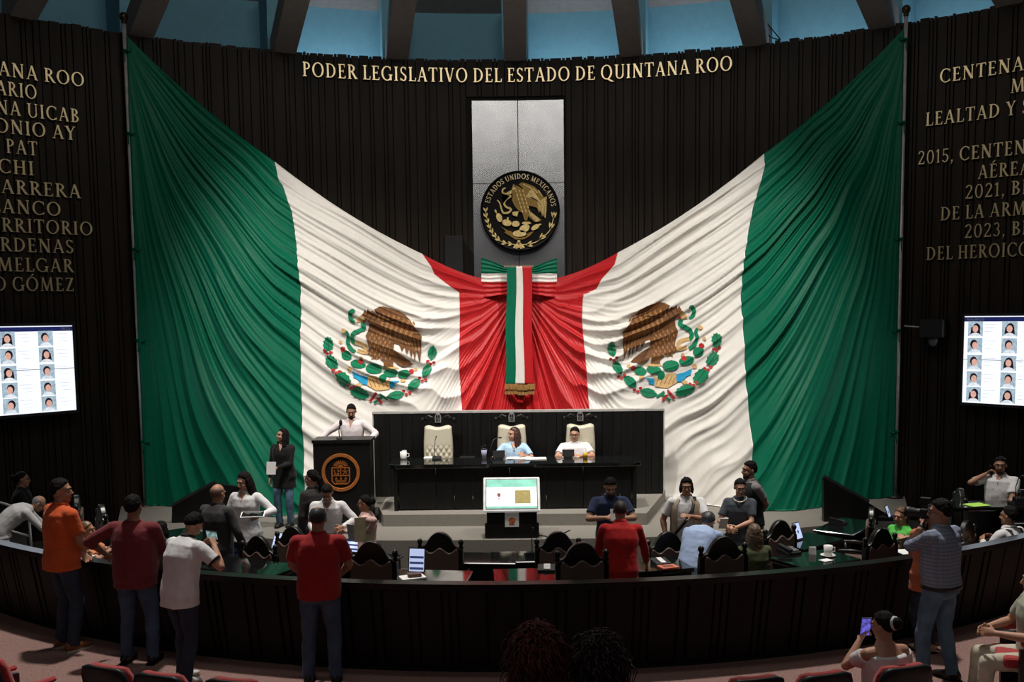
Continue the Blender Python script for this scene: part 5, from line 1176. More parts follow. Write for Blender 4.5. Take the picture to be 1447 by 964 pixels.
    # ---- hair
    if hair:
        bb = MB(); rings = []; rg = random.Random(sum(map(ord, key)))
        ph = [rg.uniform(0, 6.28) for _ in range(6)]
        thick = {'short': 1.065, 'bald': 1.03, 'bun': 1.06, 'pony': 1.06, 'long': 1.11, 'curly': 1.12, 'crop': 1.04, 'thin': 1.05, 'grey': 1.07, 'wavy': 1.12}.get(hair, 1.1)
        for i in range(25):
            a = -PI/2 + PI*i/24; ring = []
            for j in range(36):
                o_ = 2*PI*j/36; d = Vector((math.cos(a)*math.cos(o_), math.cos(a)*math.sin(o_), math.sin(a)))
                m_ = d.z - d.y*(.72 if d.y > 0 else .95) + .03 + .10*(1-ss(.0, .65, d.y))
                k = ss(-.10, .12, m_)
                if d.z < -.62 and d.y > -.9: k *= ss(-.85, -.6, d.z)
                if hair == 'bald': k *= ss(.52, .36, d.z)*ss(.35, .2, d.y)
                if hair == 'thin': k *= ss(.90, .72, d.z + .15*d.y)
                nz = .018*(math.sin(d.x*21+ph[0]+d.z*9)+math.sin(d.y*24+ph[1]-d.z*13)+math.sin(d.z*19+ph[2]+d.x*15))*(2.0 if hair in ('wavy', 'curly') else .8)
                kk = .86*(1-k) + (thick + nz*(0 if hair in ('bald', 'crop') else 1) + (.05 if d.z > .6 and hair in ('short', 'wavy') else 0))*k
                ring.append(H((0, -.012, .022)) + Rh @ Vector((d.x*.079*hw_*kk, d.y*.097*kk, d.z*.098*kk)))
            rings.append(ring)
        bb.loft(rings)
        if hair == 'bun': bb.ell(H((0, -.125, .03)), (.05, .042, .05), Rh, 14, 10); cap(bb, [H((0, -.09, .03)), H((0, -.11, .03))], [.04, .035])
        if hair == 'pony': cap(bb, [H((0, -.10, .03)), H((0, -.135, .0)), H((0, -.14, -.08)), H((0, -.12, -.10-hairlen))], [.028, .034, .032, .012], 10)
        if hair in ('long', 'wavy'):
            for k in range(15):
                f = -1 + 2*k/14; an = f*PI*.60
                x_, y_ = math.sin(an), -math.cos(an)
                p = [H((x_*.066, -.012+y_*.078, .03)), H((x_*.082, -.012+y_*.092, -.05)), H((x_*.088, -.015+y_*.09, -.13))]
                if hairlen < .05: cap(bb, [p[0], p[1].lerp(p[0], .2), p[1].lerp(p[2], .35)], [.026, .027, .014], 8); continue
                e_ = H((0, 0, -.13)); p.append(p[2] + Vector((0, 0, -hairlen*.5)) + Vector((x_*.012, y_*.035, 0))); p.append(p[3] + Vector((x_*.004, y_*.01, -hairlen*.5*rg.uniform(.8, 1.1))))
                cap(bb, p, [.026, .028, .028, .026, .012], 8)
        hm = bb.build('hair', hairm, t, True)
        if hair in ('long', 'wavy', 'pony', 'bun', 'short'): remesh(hm, .008, 2); dm = hm.modifiers.new('d', 'DISPLACE'); dm.texture = tex_h; dm.strength = .012; dm.texture_coords = 'LOCAL'
        if hair == 'curly':
            cu = MB(); N_ = 560
            for k in range(N_):
                zz = 1 - 1.6*(k+.5)/N_; r_ = math.sqrt(max(0, 1-zz*zz)); o_ = k*2.39996 + rg.uniform(-.2, .2); d = Vector((r_*math.cos(o_), r_*math.sin(o_), zz))
                if d.y > .35 and zz < .45: continue
                p0 = H((d.x*.075, -.012+d.y*.095, .022+d.z*.095)); out = Rh @ Vector((d.x+rg.uniform(-.25, .25), d.y*.9+rg.uniform(-.25, .25), d.z*.5)); ln_ = rg.uniform(.55, 1.15)*hairlen*(1.0 if zz < .3 else .8); w0 = rg.uniform(0, 6)
                fq, a0_, ou = rg.uniform(13, 27), rg.uniform(.010, .020), rg.uniform(.08, .19); pts = []
                for m in range(17):
                    f = m/16; c_ = p0 + out*(ou*math.sin(f*PI/2)) + Vector((0, 0, .03*math.sin(f*PI)-ln_*f**1.6)); amp = a0_*(.35+f)
                    pts.append(c_ + Vector((math.cos(w0+f*fq)*amp, math.sin(w0+f*fq)*amp, math.sin(w0*2+f*fq*.7)*amp*.6)))
                r0_ = rg.uniform(.0055, .0085); cu.tube(pts, [r0_]*10+[r0_*.9]*3+[r0_*.75, r0_*.6, r0_*.45, .002], 4)
            cu.build('curls', hairm, hm, True)
        if extra and 'hairtie' in extra:
            bb = MB(); c0 = [H((.045*math.cos(a), -.095-.008, .03+.045*math.sin(a))) for a in [2*PI*j/12 for j in range(13)]]; bb.tube(c0, .014, 6); bb.build('hair_tie', FABWHT, hm, True, label='white hair tie')
    # ---- clothes
    lo = 'hip' if tuck else 'low'
    b = MB(); rg_ = tor(.02 + (.006 if not tuck else 0), lo, 'neck')
    if not tuck:
        sk = .05 if hem is None else hem
        rg_ = [[p + Vector((0, 0, -sk)) + (p-P-Vector((0, 0, p.z-P.z)))*.05 for p in rg_[0]]] + rg_
    if off_sh: rg_ = rg_[:-2]
    b.loft(rg_)
    ends = {}
    for q in (1, -1):
        a_, e_, w_ = arms[q]; k = .93 if fem else 1.0 + .12*F_
        if not off_sh and not (sleeve == 'none' and not collar and hair == 'curly'): cap(b, [nb+rotx((q*.06, 0, -.088), La), a_], [.072, .066*k], 14)
        if sleeve == 'short': e2 = a_.lerp(e_, .72); b.tube([a_.lerp(e_, -.05), a_.lerp(e_, .3), e2], [.066*k, .067*k, .066*k], 14); ends[q] = (e2, (e_-a_).normalized(), .066*k)
        elif sleeve == 'cap': b.tube([a_.lerp(e_, .10), a_.lerp(e_, .3), a_.lerp(e_, .55)], [.070*k, .074*k, .070*k], 14)
        elif sleeve == 'none': pass
        elif sleeve == 'elbow': cap(b, [a_, a_.lerp(e_, .5), e_], [.064*k, .060*k, .054*k], 14); b.tube([e_.lerp(w_, -.1), e_.lerp(w_, .1), e_.lerp(w_, .28)], [.056*k, .058*k, .056*k], 14)
        else: cap(b, [a_, a_.lerp(e_, .5), e_], [.065*k, .059*k, .052*k], 14); cap(b, [e_, e_.lerp(w_, .4), e_.lerp(w_, .9)], [.052*k, .049*k, .039*k], 14); ends[q] = (e_.lerp(w_, .93), (w_-e_).normalized(), .043*k)
    so = b.build('shirt', shirt, t, True); remesh(so, .0115, 2, wrinkle)
    if collar and sleeve != 'none':
        bb = MB(); rr = []
        for k, (dz, r_) in enumerate(((-.008, .073), (.028, .069), (.032, .074), (.002, .086))): rr.append([nb + rotx((r_*math.cos(a), .006+r_*.95*math.sin(a), dz - .022*max(0, math.sin(a))), La) for a in [2*PI*j/20 for j in range(20)]])
        bb.loft(rr, cap=False); co = bb.build('collar', sleeve_trim or shirt, t, True); sm = co.modifiers.new('t', 'SOLIDIFY'); sm.thickness = .006
    if sleeve_trim:
        for q in ends:
            e2, dd_, r_ = ends[q]; bb = MB(); bb.tube([e2-dd_*.016, e2+dd_*.004], [r_+.007, r_+.007], 16); bb.build('sleeve_trim', sleeve_trim, t, True)
    if open_neck:
        bb = MB(); cp_ = [nb+rotx((q_*.045, .06+.02, .0), La) for q_ in (1, -1)]; pt = ch+rotx((0, .15 if fem else .148, .07), La)
        bb.add([cp_[0]+rotx((0, .0, .0), La), cp_[1], pt, nb+rotx((0, .085, -.01), La)], [(0, 3, 2), (3, 1, 2)]); nn_ = bb.build('neckline', skin(skn), t); sm = nn_.modifiers.new('t', 'SOLIDIFY'); sm.thickness = .03
    # trousers
    b = MB(); b.loft(tor(.012, 'crotch', 'waist')[:-1] + [[p*1.0 for p in tor(.012, 'waist', 'waist')[0]]])
    for q in (1, -1):
        a_, k_, n_ = legs[q]; cap(b, [a_, a_.lerp(k_, .4), k_], [.100+.01*F_, .090+.01*F_, .071], 14); cap(b, [k_, k_.lerp(n_, .35)], [.071, .071], 14); b.tube([k_.lerp(n_, .2), k_.lerp(n_, .6), n_.lerp(k_, -.06)], [.070, .064, .063], 14)
    to = b.build('trousers', trousers, t, True); remesh(to, .0125, 2, .022)
    if belt:
        bb = MB(); r0 = tor(.024, 'low', 'hip'); r1 = [p0.lerp(p1, .55) for p0, p1 in zip(*r0)]; r2 = [p+Vector((0, 0, .035)) for p in r1]; bb.loft([r1, r2]); bb.build('belt', m_shoek, t, True)
    for q in (1, -1):
        n_ = legs[q][2]; sm_ = MB(); rings = []
        c_ = Vector((n_.x, n_.y, 0))
        for y, wd, hh in ((-.075, .030, .07), (-.06, .038, .092), (0, .042, .10), (.06, .044, .082), (.12, .048, .058), (.17, .042, .045), (.195, .022, .034)):
            rings.append([c_ + Vector((wd*math.cos(a), y, max(.012, .012+hh*(.5+.5*math.sin(a))**.8))) for a in [2*PI*j/14 for j in range(14)]])
        sm_.loft(rings); so_ = sm_.build('shoe', shoe, t, True)
        sm_ = MB(); rr = [[c_ + Vector((w2*x, y, z)) for x, y in ((-.036, -.08), (.036, -.08), (.045, .03), (.05, .12), (.03, .195), (0, .205), (-.03, .195), (-.05, .12), (-.045, .03))] for w2, z in ((1, 0), (1.02, .018))]
        sm_.loft(rr); sm_.build('sole', m_sole if shoe in (m_shoew, m_shoeb) else m_groove, so_)
    info = dict(root=root, s=s, RZ=RZ, wor=wor, wrist={q: wor(arms[q][2]) for q in (1, -1)}, hand={q: wor(arms[q][2] + (arms[q][2]-arms[q][1]).normalized()*.09) for q in (1, -1)}, head=wor(hd), obj=t, loc=loc, nb=nb, ch=ch, wa=wa, P=P, La=La, H=H, tor=tor, arms=arms, seat_h=seat_h, sh=sh)
    PEOPLE[key] = info
    print('PERSON', key, [round(v, 2) for v in root], 's', round(s, 3), 'seat', round(seat_h, 2) if seated else '')
    return info

p_ = person
p_('speaker', 'person in a pale pink shirt speaking at the tall lectern with both hands on it', 496, 572, PZ, 176, Y=16.5, skn=SK2, R=('w', 449, 624, -.25), L=('w', 522, 622, -.30), poleR=(.8, -.1, -.4), poleL=(-.9, -.2, -.5), sleeve='long', open_neck=True, shirt=fab('pale_pink_cloth', (.74, .66, .67)), tuck=True, trousers=FABNVY, pitch=16, yaw=10, beard=True, curl=.9, fat=.25)
p_('chairwoman', 'person in a light blue dress seated at the middle of the presiding table', 727, 604, PZ, 180, Y=16.88, seated=True, fem=True, skn=SK1, yaw=-58, pitch=-2, R=('w', 706, 645, -.30), L=('w', 742, 644, -.34), shirt=fab('sky_blue_cloth', (.42, .60, .78)), collar=False, open_neck=True, trousers=FABNVY, hair='long', hairlen=.16, hairm=M_('brown_hair', (.055, .022, .014), .45, var=.4, scale=40), fat=.35)
p_('secretary', 'person with glasses and a white T-shirt seated at the presiding table', 812, 604, PZ, 178, Y=16.85, seated=True, skn=SK1, yaw=-8, pitch=6, R=('w', 806, 645, -.33), L=('w', 820, 645, -.36), poleR=(1, -.1, -.3), poleL=(-1, -.1, -.3), glasses=True, fat=.4, collar=False, trousers=FABNVY)
p_('aide', 'person in a black cardigan and jeans standing on the dais with a notebook', 401, 606, DZ, 172, h=1.58, fem=True, skn=SK1, yaw=-42, pitch=-10, R=('l', .25, .04, .80), L=('l', .02, .27, 1.07), shirt=FABBLK, sleeve='long', hem=.17, collar=False, open_neck=True, trousers=FABLDENIM, hair='long', hairlen=.10, stance=.09, step=.03)
p_('seated_far', 'person in black with glasses seated far left against the dark wall', 30, 667, 0, -70, h=1.66, Y=14.6, seated=True, fem=True, skn=SK2, hair='bun', glasses=True, shirt=FABBLK, sleeve='long', trousers=FABBLK, R=('l', .15, .35, .75), L=('l', -.15, .35, .75))
p_('bent', 'person in a white shirt bending forward at the far left behind the barrier', 61, 702, 0, -62, Y=13.0, lean=66, hunch=12, pitch=10, skn=SK1, hair='bald', hairm=M_('grey_hair', (.25, .24, .23), .5), shirt=FABWHT, sleeve='long', trousers=fab('pale_grey_cloth', (.48, .48, .47)), R=('l', .2, .75, .75), L=('l', -.2, .78, .75), fat=.3)
p_('orange', 'person in an orange polo shirt leaning one arm on the barrier at the left', 84, 677, 0, -38, Y=10.36, skn=SK2, yaw=-42, R=('w', 124, 784, .12), L=('w', 122, 790, -.02), poleR=(.9, -.5, -.3), shirt=fab('orange_cloth', (.62, .095, .022)), trousers=FABDDENIM, shoe=m_shoeb, fat=.35, hem=.03)
p_('girl', 'person in an orange top with tied hair seated behind the barrier', 121, 737, 0, -80, h=1.5, Y=11.6, seated=True, fem=True, skn=SK1, hair='pony', hairlen=.12, hairm=M_('light_brown_hair', (.16, .08, .035), .45, var=.4, scale=40), shirt=fab('peach_cloth', (.70, .25, .10)), trousers=FABDENIM, R=('l', .12, .38, .95), L=('l', -.12, .38, .95))
p_('maroon', 'person in a maroon T-shirt standing with their back turned at the left of the barrier', 187, 700, 0, -4, h=1.74, skn=SK3, R=('l', .12, .34, 1.0), L=('w', 148, 782, .20), poleL=(-1, -.3, -.3), poleR=(1, -.35, -.4), shirt=fab('maroon_cloth', (.17, .022, .028)), sleeve='elbow', collar=False, trousers=FABDENIM, fat=.75, shoe=m_shoek, stance=.14)
p_('white_polo', 'person in a white polo shirt with dark trim photographing with a phone', 281, 727, 0, -32, Y=9.5, lean=7, hunch=14, pitch=34, skn=SK1, R=('w', 303, 772, .10), L=('w', 287, 770, .30), poleR=(.8, -.1, -.8), poleL=(-.6, -.1, -.8), shirt=FABWHT, sleeve_trim=FABBLK, trousers=FABDDENIM, shoe=m_shoew, fat=.25, stance=.09, step=-.06, curl=1.1)
p_('red_polo', 'person in a red polo shirt with thinning crown standing with their back to the viewer', 449, 716, 0, 2, h=1.72, pitch=12, skn=SK2, hair='thin', hairm=M_('dark_grey_hair', (.02, .018, .017), .6), R=('l', .17, .30, 1.0), L=('l', -.17, .30, 1.0), poleR=(1, -.5, -.5), poleL=(-1, -.5, -.5), shirt=FABRED, trousers=FABDENIM, hem=.0, fat=.55, stance=.13)
p_('bald', 'bald person in a dark grey shirt standing with their back turned', 308, 684, INZ, -26, Y=12.15, skn=SK2, pitch=8, hair='bald', hairm=M_('stubble', (.20, .11, .08), .6), shirt=fab('charcoal_cloth', (.035, .033, .036)), sleeve='long', trousers=FABBLK, R=('l', .28, .16, .92), L=('l', -.2, .3, 1.0), fat=.3)
p_('blouse', 'person in a white blouse with long dark hair holding a tablet', 343, 668, INZ, 168, Y=12.9, fem=True, skn=SK1, yaw=-20, pitch=14, hair='long', hairlen=.26, shirt=FABWHT, sleeve='long', open_neck=True, trousers=FABNVY, L=('w', 366, 729, -.32), R=('l', .14, .22, 1.02), poleL=(-.9, -.2, -.6))
p_('pony', 'person in a dark shirt with a ponytail standing in front of the lectern', 441, 664, INZ, 52, Y=13.4, fem=True, skn=SK2, yaw=15, hair='pony', hairlen=.14, glasses=True, shirt=fab('dark_taupe_cloth', (.03, .027, .027)), sleeve='long', trousers=FABBLK)
p_('reader', 'person in a white shirt looking down in front of the lectern', 461, 688, INZ, 184, Y=12.7, pitch=38, hunch=8, skn=SK2, sleeve='long', R=('l', .12, .33, .98), L=('w', 484, 745, -.22), shirt=FABWHT, open_neck=True, trousers=FABNVY, poleR=(.9, -.2, -.6), poleL=(-.9, -.2, -.6))
p_('folder', 'person in a pink patterned blouse holding a cream folder', 516, 700, INZ, 84, Y=12.5, fem=True, skn=SK2, hair='bun', glasses=True, shirt=M_('pink_pattern', (.62, .38, .36), .8, var=.35, scale=45), sleeve='long', collar=False, trousers=FABNVY, R=('w', 488, 752, .1), L=('w', 520, 752, -.22), poleL=(-.6, -.6, -.6))
p_('navy', 'person in a navy polo shirt with a beard facing the man in the red shirt', 863, 677, INZ, 182, Y=12.6, pitch=24, hunch=5, skn=SK1, beard=True, R=('w', 856, 732, -.3), L=('w', 876, 733, -.3), poleR=(1, -.2, -.5), poleL=(-1, -.2, -.5), shirt=FABNVY, sleeve_trim=None, trousers=FABBLK)
p_('red_shirt', 'person in a long-sleeved red shirt seen from behind in the middle of the barrier', 876, 708, 0, -2, Y=10.4, lean=8, hunch=10, pitch=14, skn=SK2, hair='crop', hairm=M_('short_dark_hair', (.03, .02, .016), .6), shirt=fab('bright_red_cloth', (.50, .014, .014)), sleeve='long', R=('w', 914, 798, .30), L=('w', 845, 800, .30), poleR=(1, -.3, -.15), poleL=(-1, -.3, -.15), trousers=FABDENIM, fat=.3)
p_('vest', 'person in a beige vest over a white T-shirt with a shoulder strap', 970, 676, INZ, 178, Y=12.75, yaw=-5, skn=SK2, hair='wavy', hairlen=.015, glasses=True, shirt=FABWHT, trousers=FABDENIM, L=('w', 976, 730, -.26), R=('l', .28, .05, .90), poleL=(-1, -.2, -.5), fat=.4)
p_('dark_vest', 'person with a beard and a black vest standing in profile by the green drape', 1060, 652, INZ, 100, Y=13.4, skn=SK2, beard=True, hair='short', shirt=fab('heather_grey', (.20, .19, .19)), trousers=FABDDENIM, L=('w', 1078, 722, .1), R=('l', .26, .1, .9), poleL=(-1, -.4, -.2))
p_('grey_tee', 'person in a dark grey top with glasses, necklace and joined hands', 1046, 677, INZ, 166, Y=12.6, fem=True, skn=SK1, pitch=12, yaw=10, hair='bun', glasses=True, shirt=fab('slate_cloth', (.055, .065, .08)), collar=False, sleeve='short', trousers=FABBLK, R=('w', 1030, 746, -.25), L=('w', 1040, 746, -.28), poleL=(-1, -.3, -.5))
p_('blue_bent', 'person in a light blue shirt bending over a desk behind the barrier', 1003, 724, INZ, -32, Y=11.5, lean=48, hunch=22, pitch=6, skn=SK1, hair='grey', hairm=M_('greying_hair', (.035, .033, .033), .5, var=.6, scale=50), shirt=fab('light_blue_cloth', (.34, .44, .66)), sleeve='long', L=('w', 968, 812, -.05), R=('l', .25, .7, .75), trousers=FABNVY)
p_('blonde', 'person with long fair-streaked hair and an olive top seated right of the bent man', 1066, 741, INZ, 4, h=1.6, Y=11.5, seated=True, fem=True, skn=SK1, hair='long', hairlen=.42, hairm=M_('streaked_hair', (.11, .07, .04), .45, var=.7, scale=40, stretch=(4, 4, .3)), shirt=fab('olive_cloth', (.06, .075, .03)), trousers=FABBLK, R=('l', .15, .4, .8), L=('l', -.15, .4, .8))
p_('green', 'person in a bright green sleeveless top seated at a desk on the right', 1273, 717, INZ, 118, h=1.62, Y=12.4, seated=True, fem=True, skn=SK1, yaw=5, pitch=6, hair='pony', hairlen=.05, hairm=M_('honey_hair', (.12, .065, .03), .45, var=.4, scale=40), shirt=fab('bright_green_cloth', (.10, .52, .08)), sleeve='none', collar=False, trousers=FABBLK, R=('w', 1277, 762, -.3), L=('w', 1284, 764, -.3))
p_('photographer', 'person in a checked blue shirt and jeans photographing with a camera at the right', 1330, 706, 0, 34, h=1.74, pitch=2, yaw=30, skn=SK2, hair='short', glasses=True, R=('w', 1316, 738, .22), L=('w', 1304, 742, .22), poleR=(.8, -.2, -.8), poleL=(-.7, .1, -.8), shirt=plaid('checked_cloth', (.235, .265, .35), (.30, .325, .40), (.175, .205, .31)), sleeve='elbow', trousers=FABLDENIM, belt=True, tuck=True, fat=.4, stance=.11, step=-.08, curl=1.1)
p_('orange_top', 'person in an orange blouse standing hidden behind the photographer', 1312, 712, 0, 12, h=1.66, Y=9.95, fem=True, skn=SK1, hair='long', hairlen=.15, shirt=fab('coral_cloth', (.60, .16, .07)), sleeve='long', hem=.12, trousers=FABDDENIM, shoe=M_('beige_shoe', (.5, .36, .24), .5), stance=.06, L=('w', 1300, 765, .25), R=('l', .15, .3, 1.0))
p_('phone_man', 'person in a white short-sleeved shirt talking on a mobile phone at the far right', 1414, 646, 0, 140, Y=12.9, skn=SK2, yaw=12, glasses=True, beard=True, R=('w', 1393, 670, .04), poleR=(.9, .15, -1.1), L=('l', -.16, .34, .98), shirt=FABWHT, trousers=FABKHA, open_neck=True, fat=.3, curl=1.3)
p_('seated_white', 'person in a white shirt with dark straps seated at the right edge', 1427, 716, 0, 30, h=1.68, Y=11.75, seated=True, skn=SK2, yaw=10, shirt=FABWHT, sleeve='long', trousers=FABBLK, R=('l', .12, .26, .72), L=('l', -.14, .26, .72), fat=.2)
p_('edge_cam', 'person mostly outside the right edge holding up a camera', 1496, 642, 0, 96, h=1.72, Y=12.7, skn=SK2, R=('w', 1452, 706, .0), L=('w', 1448, 714, -.2), shirt=fab('ice_blue_cloth', (.5, .58, .68)), sleeve='elbow', trousers=FABBLK, curl=1.1)
p_('white_top', 'person in a white top with a hair bun holding up a phone', 1248, 864, 0, 16, h=1.62, Y=7.42, seated=True, fem=True, skn=SK1, yaw=22, pitch=8, hair='bun', extra=('hairtie',), off_sh=True, shirt=FABWHT, sleeve='cap', collar=False, trousers=FABBLK, L=('w', 1214, 906, .25), R=('l', .2, .35, .7), poleL=(-.7, -.3, -.7), curl=1.2, fat=.3)
p_('beige_legs', 'person with beige trousers seated at the right edge of the front row', 1464, 801, 0, 80, h=1.74, Y=8.6, seated=True, skn=SK1, shirt=fab('sage_cloth', (.36, .38, .30)), trousers=fab('beige_cloth', (.58, .53, .43)), R=('l', .17, .34, .62), L=('l', -.16, .36, .66), sleeve='short')
p_('red_curls', 'person with voluminous reddish curls and a dotted top in the front row', 759, 884, 0, -2, h=1.64, Y=7.0, seated=True, fem=True, skn=SK1, hair='curly', hairlen=.36, hairm=M_('red_brown_hair', (.085, .012, .010), .5, var=.6, scale=30), shirt=M_('dotted_cloth', (.16, .09, .08), .8, var=.85, scale=70), sleeve='long', collar=False, trousers=FABBLK)
p_('dark_curls', 'person with dark curly hair and an orange strap in the front row', 847, 897, 0, 3, h=1.62, Y=6.95, seated=True, fem=True, skn=SK1, hair='curly', hairlen=.32, hairm=M_('dark_brown_hair', (.022, .011, .009), .4, var=.5, scale=30), shirt=fab('red_orange_cloth', (.60, .08, .04)), sleeve='none', collar=False, trousers=FABBLK)
p_('hidden_curl', 'dark-haired person seated behind the barrier between the maroon and white shirts', 226, 738, 0, -12, h=1.6, Y=11.3, seated=True, skn=SK2, hair='wavy', hairlen=.02, shirt=FABBLK, trousers=FABBLK, R=('l', .15, .4, .8), L=('l', -.15, .4, .8))

# the front-row seats carry their sitters
for key, px in (('white_top', 1252), ('beige_legs', 1437), ('red_curls', 757), ('dark_curls', 846)):
    I = PEOPLE[key]; o = SEAT[px]; o.location = I['root'] + I['RZ'] @ Vector((0, -.155, 0)); o.rotation_euler.z = I['obj'].rotation_euler.z; o.location.z = 0

# ------------------------------------------------------------------ things people wear or hold
def garment(key, name, m, lo, hi, inf, gap=0.0, label=None, vox=.011):
    """sleeveless layer over the shirt; gap opens the front"""
    I = PEOPLE[key]; rg = I['tor'](inf, lo, hi); b = MB()
    n = len(rg[0]); out = []
    for r in rg:
        c = sum(r, Vector())/n; rr = []
        for j in range(n):
            rr.append(r[j])
        out.append(rr)
    # front is around index n/4: leave it open
    keep = [j for j in range(n+1)]
    st = int(n*.25+gap*n/2+.5); ln_ = n - int(gap*n+.5)
    rows = [[r[(st+k) % n] for k in range(ln_+1)] for r in out]
    b.loft(rows, cap=False, closed=False); o = b.build(name, m, I['obj'], True, label=label); sm = o.modifiers.new('sub', 'SUBSURF'); sm.levels = 2; sm.render_levels = 2; s2 = o.modifiers.new('t', 'SOLIDIFY'); s2.thickness = .012; s2.offset = 1
    return o
garment('vest', 'vest', M_('beige_vest_cloth', (.36, .29, .20), .85, var=.12, scale=10, bump=.3, bscale=60), 'low', 'top', .036, .13, 'beige pocket vest')
garment('dark_vest', 'vest', FABBLK, 'low', 'top', .034, .1, 'black vest')
garment('aide', 'cardigan', FABBLK, 'crotch', 'top', .034, .22, 'open black cardigan')
def strap(key, name, m, pts, r=.016, label=None):
    I = PEOPLE[key]; b = MB(); b.tube([rotx(Vector(p)-I['ch'], 0)+I['ch'] for p in pts], r, 6, flat=.4); b.build(name, m, I['obj'], True, label=label)
I = PEOPLE['vest']; c = I['ch']; n = I['nb']
strap('vest', 'shoulder_strap', m_blackmat, [n+Vector((-.11, -.06, -.02)), n+Vector((-.11, .05, -.0)), c+Vector((-.06, .185, .04)), c+Vector((.05, .205, -.14)), c+Vector((.17, .16, -.30)), c+Vector((.21, .05, -.36))], .022, 'dark diagonal strap')
for key, x in (('seated_white', .09), ('seated_white', -.09)):
    I = PEOPLE[key]; c = I['ch']; n = I['nb']; strap(key, 'shoulder_strap', m_blackmat, [c+Vector((x*1.2, -.155, -.22)), c+Vector((x*1.1, -.155, .05)), n+Vector((x*1.1, -.08, -.015)), n+Vector((x*1.1, .04, -.02)), c+Vector((x*1.2, .16, 0))], .02, 'dark strap')
I = PEOPLE['dark_curls']; c = I['ch']; n = I['nb']
for x in (-1, 1): strap('dark_curls', 'orange_strap', fab('red_orange_cloth', (.60, .08, .04)), [c+Vector((x*.11, -.16, -.05)), n+Vector((x*.10, -.07, -.03)), c+Vector((x*.1, .15, 0))], .022)
I = PEOPLE['grey_tee']; n = I['nb']; b = MB()
for k in range(17):
    a = PI*(-.05+1.1*k/16); b.ell(n+Vector((.085*math.cos(a), .02+.115*math.sin(a), -.005-.045*max(0, math.sin(a)))), (.011, .011, .011), n=8, m=6)
b.build('necklace', M_('pearl', (.75, .68, .6), .3), I['obj'], True, label='pale bead necklace')
I = PEOPLE['chairwoman']; n = I['nb']; b = MB(); b.tube([n+Vector((-.05, .07, .0)), n+Vector((-.02, .13, -.08)), n+Vector((0, .165, -.12)), n+Vector((.02, .13, -.08)), n+Vector((.05, .07, 0))], .004, 5); b.ell(n+Vector((0, .17, -.13)), (.012, .008, .018)); b.build('pendant', m_frame, I['obj'], True)
for key, q in (('photographer', -1), ('folder', -1), ('girl', 1)):
    I = PEOPLE[key]; a_, e_, w_ = I['arms'][q]; d = (w_-e_).normalized(); b = MB(); b.tube([w_-d*.035, w_-d*.012], [.036, .035], 12); b.ell(w_-d*.023+Vector((0, -.02, .03)), (.016, .016, .016)); b.build('wristwatch', m_blackmat, I['obj'], True, label='black wristwatch')
def held(name, lab, cat, hand, rz, off=(0, 0, 0)): return thing(name, lab, cat, Vector(hand)+Vector(off), rz)
def flat_held(name, lab, cat, loc, rz, tilt, w_, h_, m, th_=.01, scr=None, scrn='screen'):
    t = thing(name, lab, cat, loc, rz); R_ = Matrix.Rotation(tilt, 3, 'X'); b = MB(); b.box((0, 0, 0), (w_, th_, h_), M=R_); o = b.build('case' if scr else 'sheet', m, t)
    if scr:
        mm, side = scr; b = MB(); b.prism(rect(-w_/2+.005, -h_/2+.007, w_/2-.005, h_/2-.007), lambda u, v, d: R_ @ Vector((u, side*(th_/2+d), v)), 0, .0015); so = b.build(scrn, mm, t)
    return t
HW = lambda k, q: PEOPLE[k]['hand'][q]
mids = lambda k: (PEOPLE[k]['hand'][1]+PEOPLE[k]['hand'][-1])/2
m_pscr = M_('phone_picture', (.18, .30, .30), .3, emit=.7, var=.95, scale=45); m_pviol = M_('phone_violet', (.10, .09, .60), .3, emit=.8, var=.9, scale=40)
def d_(k, f, u=0): I = PEOPLE[k]; return I['RZ'] @ Vector((0, f, 0)) + Vector((0, 0, u))
hz = lambda k: math.atan2(PEOPLE[k]['RZ'][1][0], PEOPLE[k]['RZ'][0][0])
flat_held('mobile_phone', 'mobile phone held up by the person in the white polo shirt showing the scene', 'phone', mids('white_polo')+d_('white_polo', .02, .035), hz('white_polo'), .2, .16, .085, m_blackmat, .009, (m_pscr, -1))
flat_held('mobile_phone', 'phone with a violet screen held by the woman in the white off-shoulder top', 'phone', HW('white_top', -1)+d_('white_top', -.02, .05), hz('white_top')-.2, .25, .085, .165, m_blackmat, .009, (m_pviol, -1))
flat_held('mobile_phone', 'dark phone at the ear of the man in white at the far right', 'phone', HW('phone_man', 1)+d_('phone_man', .0, .0), hz('phone_man')+PI/2, .2, .075, .15, m_blackmat, .009, (m_eye, 1))
flat_held('notebook', 'white notebook held by the person in the black cardigan', 'notebook', HW('aide', -1)+d_('aide', .03, .03), hz('aide'), .15, .15, .2, m_paper, .012)
t = thing('tablet', 'white tablet lying on the hand of the woman in the white blouse', 'tablet', HW('blouse', -1)+Vector((.0, -.04, .045)), .15); b = MB(); b.box((0, 0, 0), (.30, .21, .012), M=Matrix.Rotation(.15, 3, 'X')); b.build('case', m_white, t); b = MB(); b.box((0, 0, .0075), (.27, .18, .003), M=Matrix.Rotation(.15, 3, 'X')); b.build('screen', m_gloss, t)
t = flat_held('document_folder', 'cream folder held by the person in the pink blouse', 'folder', HW('folder', -1)+Vector((-.01, -.06, .10)), .25, .1, .24, .32, M_('cream_card', (.68, .60, .38), .7), .012)
flat_held('paper_sheet', 'grey sheet held behind the cream folder', 'papers', HW('folder', -1)+Vector((-.17, -.02, .05)), -.5, .2, .14, .22, M_('grey_paper', (.4, .43, .47), .7), .004)
b = MB(); b.box((0, 0, 0), (.24, .17, .012), rz=.1); tag(b.build('tablet', m_blackmat, None, loc=mids('reader')+Vector((0, -.02, .03))), 'dark tablet under the hands of the person in white looking down', 'tablet')
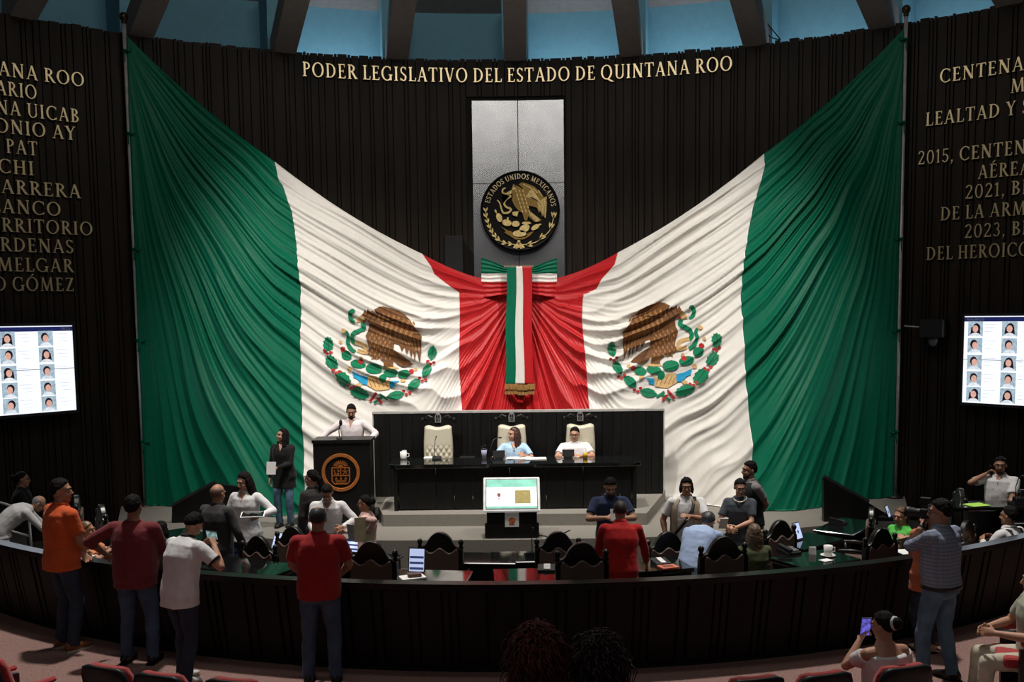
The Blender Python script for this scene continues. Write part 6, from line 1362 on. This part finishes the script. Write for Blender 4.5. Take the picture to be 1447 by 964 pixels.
flat_held('mobile_phone', 'pale phone in the hands of the person in the navy polo', 'phone', mids('navy')+Vector((0, -.03, .05)), .1, -.3, .08, .15, m_white, .009)
b = MB(); b.box((0, 0, 0), (.10, .2, .01), M=Matrix.Rotation(-.9, 3, 'X')); tag(b.build('papers', m_paper, None, loc=HW('grey_tee', 1)+Vector((-.10, .05, .08))), 'white sheets tucked under the arm of the person in dark grey', 'papers')
def camera(lab, loc, rz, s=1.0, lens=.16):
    t = thing('photo_camera', lab, 'camera', loc, rz); t.scale = (s, s, s); b = MB(); b.box((0, 0, 0), (.15, .07, .10)); o = b.build('body', m_blackmat, t); bv = o.modifiers.new('b', 'BEVEL'); bv.width = .012; bv.segments = 2
    b = MB(); b.box((0, .005, .065), (.065, .06, .04), taper=.7); b.build('viewfinder', m_blackmat, t)
    b = MB(); RXn = Matrix.Rotation(-PI/2, 3, 'X'); b.lathe([(.036, .03), (.04, .05), (.038, .09), (.044, .10), (.044, lens), (.05, lens+.01), (.05, lens+.05), (.04, lens+.05), (.036, lens+.01), (0, lens+.01)], n=20, M=RXn); b.build('lens', m_blackmat, t, True)
    b = MB(); b.box((0, .0, .12), (.07, .09, .055)); b.box((0, .0, .09), (.03, .04, .03)); b.build('flash_unit', m_blackmat, t)
    return t
I = PEOPLE['photographer']; eye = I['wor'](I['H']((0, .16, -.005))); dirv = Vector((-.85, .52, 0)); rzc = math.atan2(-dirv.x, dirv.y)
camera('black camera with flash held to the eye of the photographer in the checked shirt', (I['hand'][1]+I['hand'][-1])/2*.5 + eye*.5 + Vector((0, 0, .015)), rzc, 1.0, .13)
camera('black camera held up by hands at the right edge', mids('edge_cam')+Vector((-.03, 0, .04)), 1.5, .9, .08)
b = MB(); b.tube([Vector(PEOPLE['phone_man']['root'])*0 + Vector(p) for p in ((0, 0, 0), (0, 0, .16))], [.035, .033], 14); b.tube([(0, 0, .16), (0, 0, .2), (0, 0, .24)], [.03, .014, .014], 12); p = gz(1385, 703, .75)
tag(b.build('drink_bottle', M_('dark_green_bottle', (.012, .03, .016), .25), None, True, loc=gz(1356, 716, .93)), 'dark green bottle standing on the barrier rail right of the photographer', 'bottle')

# ------------------------------------------------------------------ settle modifiers into plain meshes
bpy.context.view_layer.update()
dg = bpy.context.evaluated_depsgraph_get(); done = {}
for o in list(C.objects):
    if o.type == 'MESH' and len(o.modifiers):
        k = o.data.name
        if k not in done:
            me = bpy.data.meshes.new_from_object(o.evaluated_get(dg), preserve_all_data_layers=True, depsgraph=dg); done[k] = me
        o['_m'] = k
for o in list(C.objects):
    if '_m' in o: me = done[o['_m']]; del o['_m']; o.modifiers.clear(); o.data = me
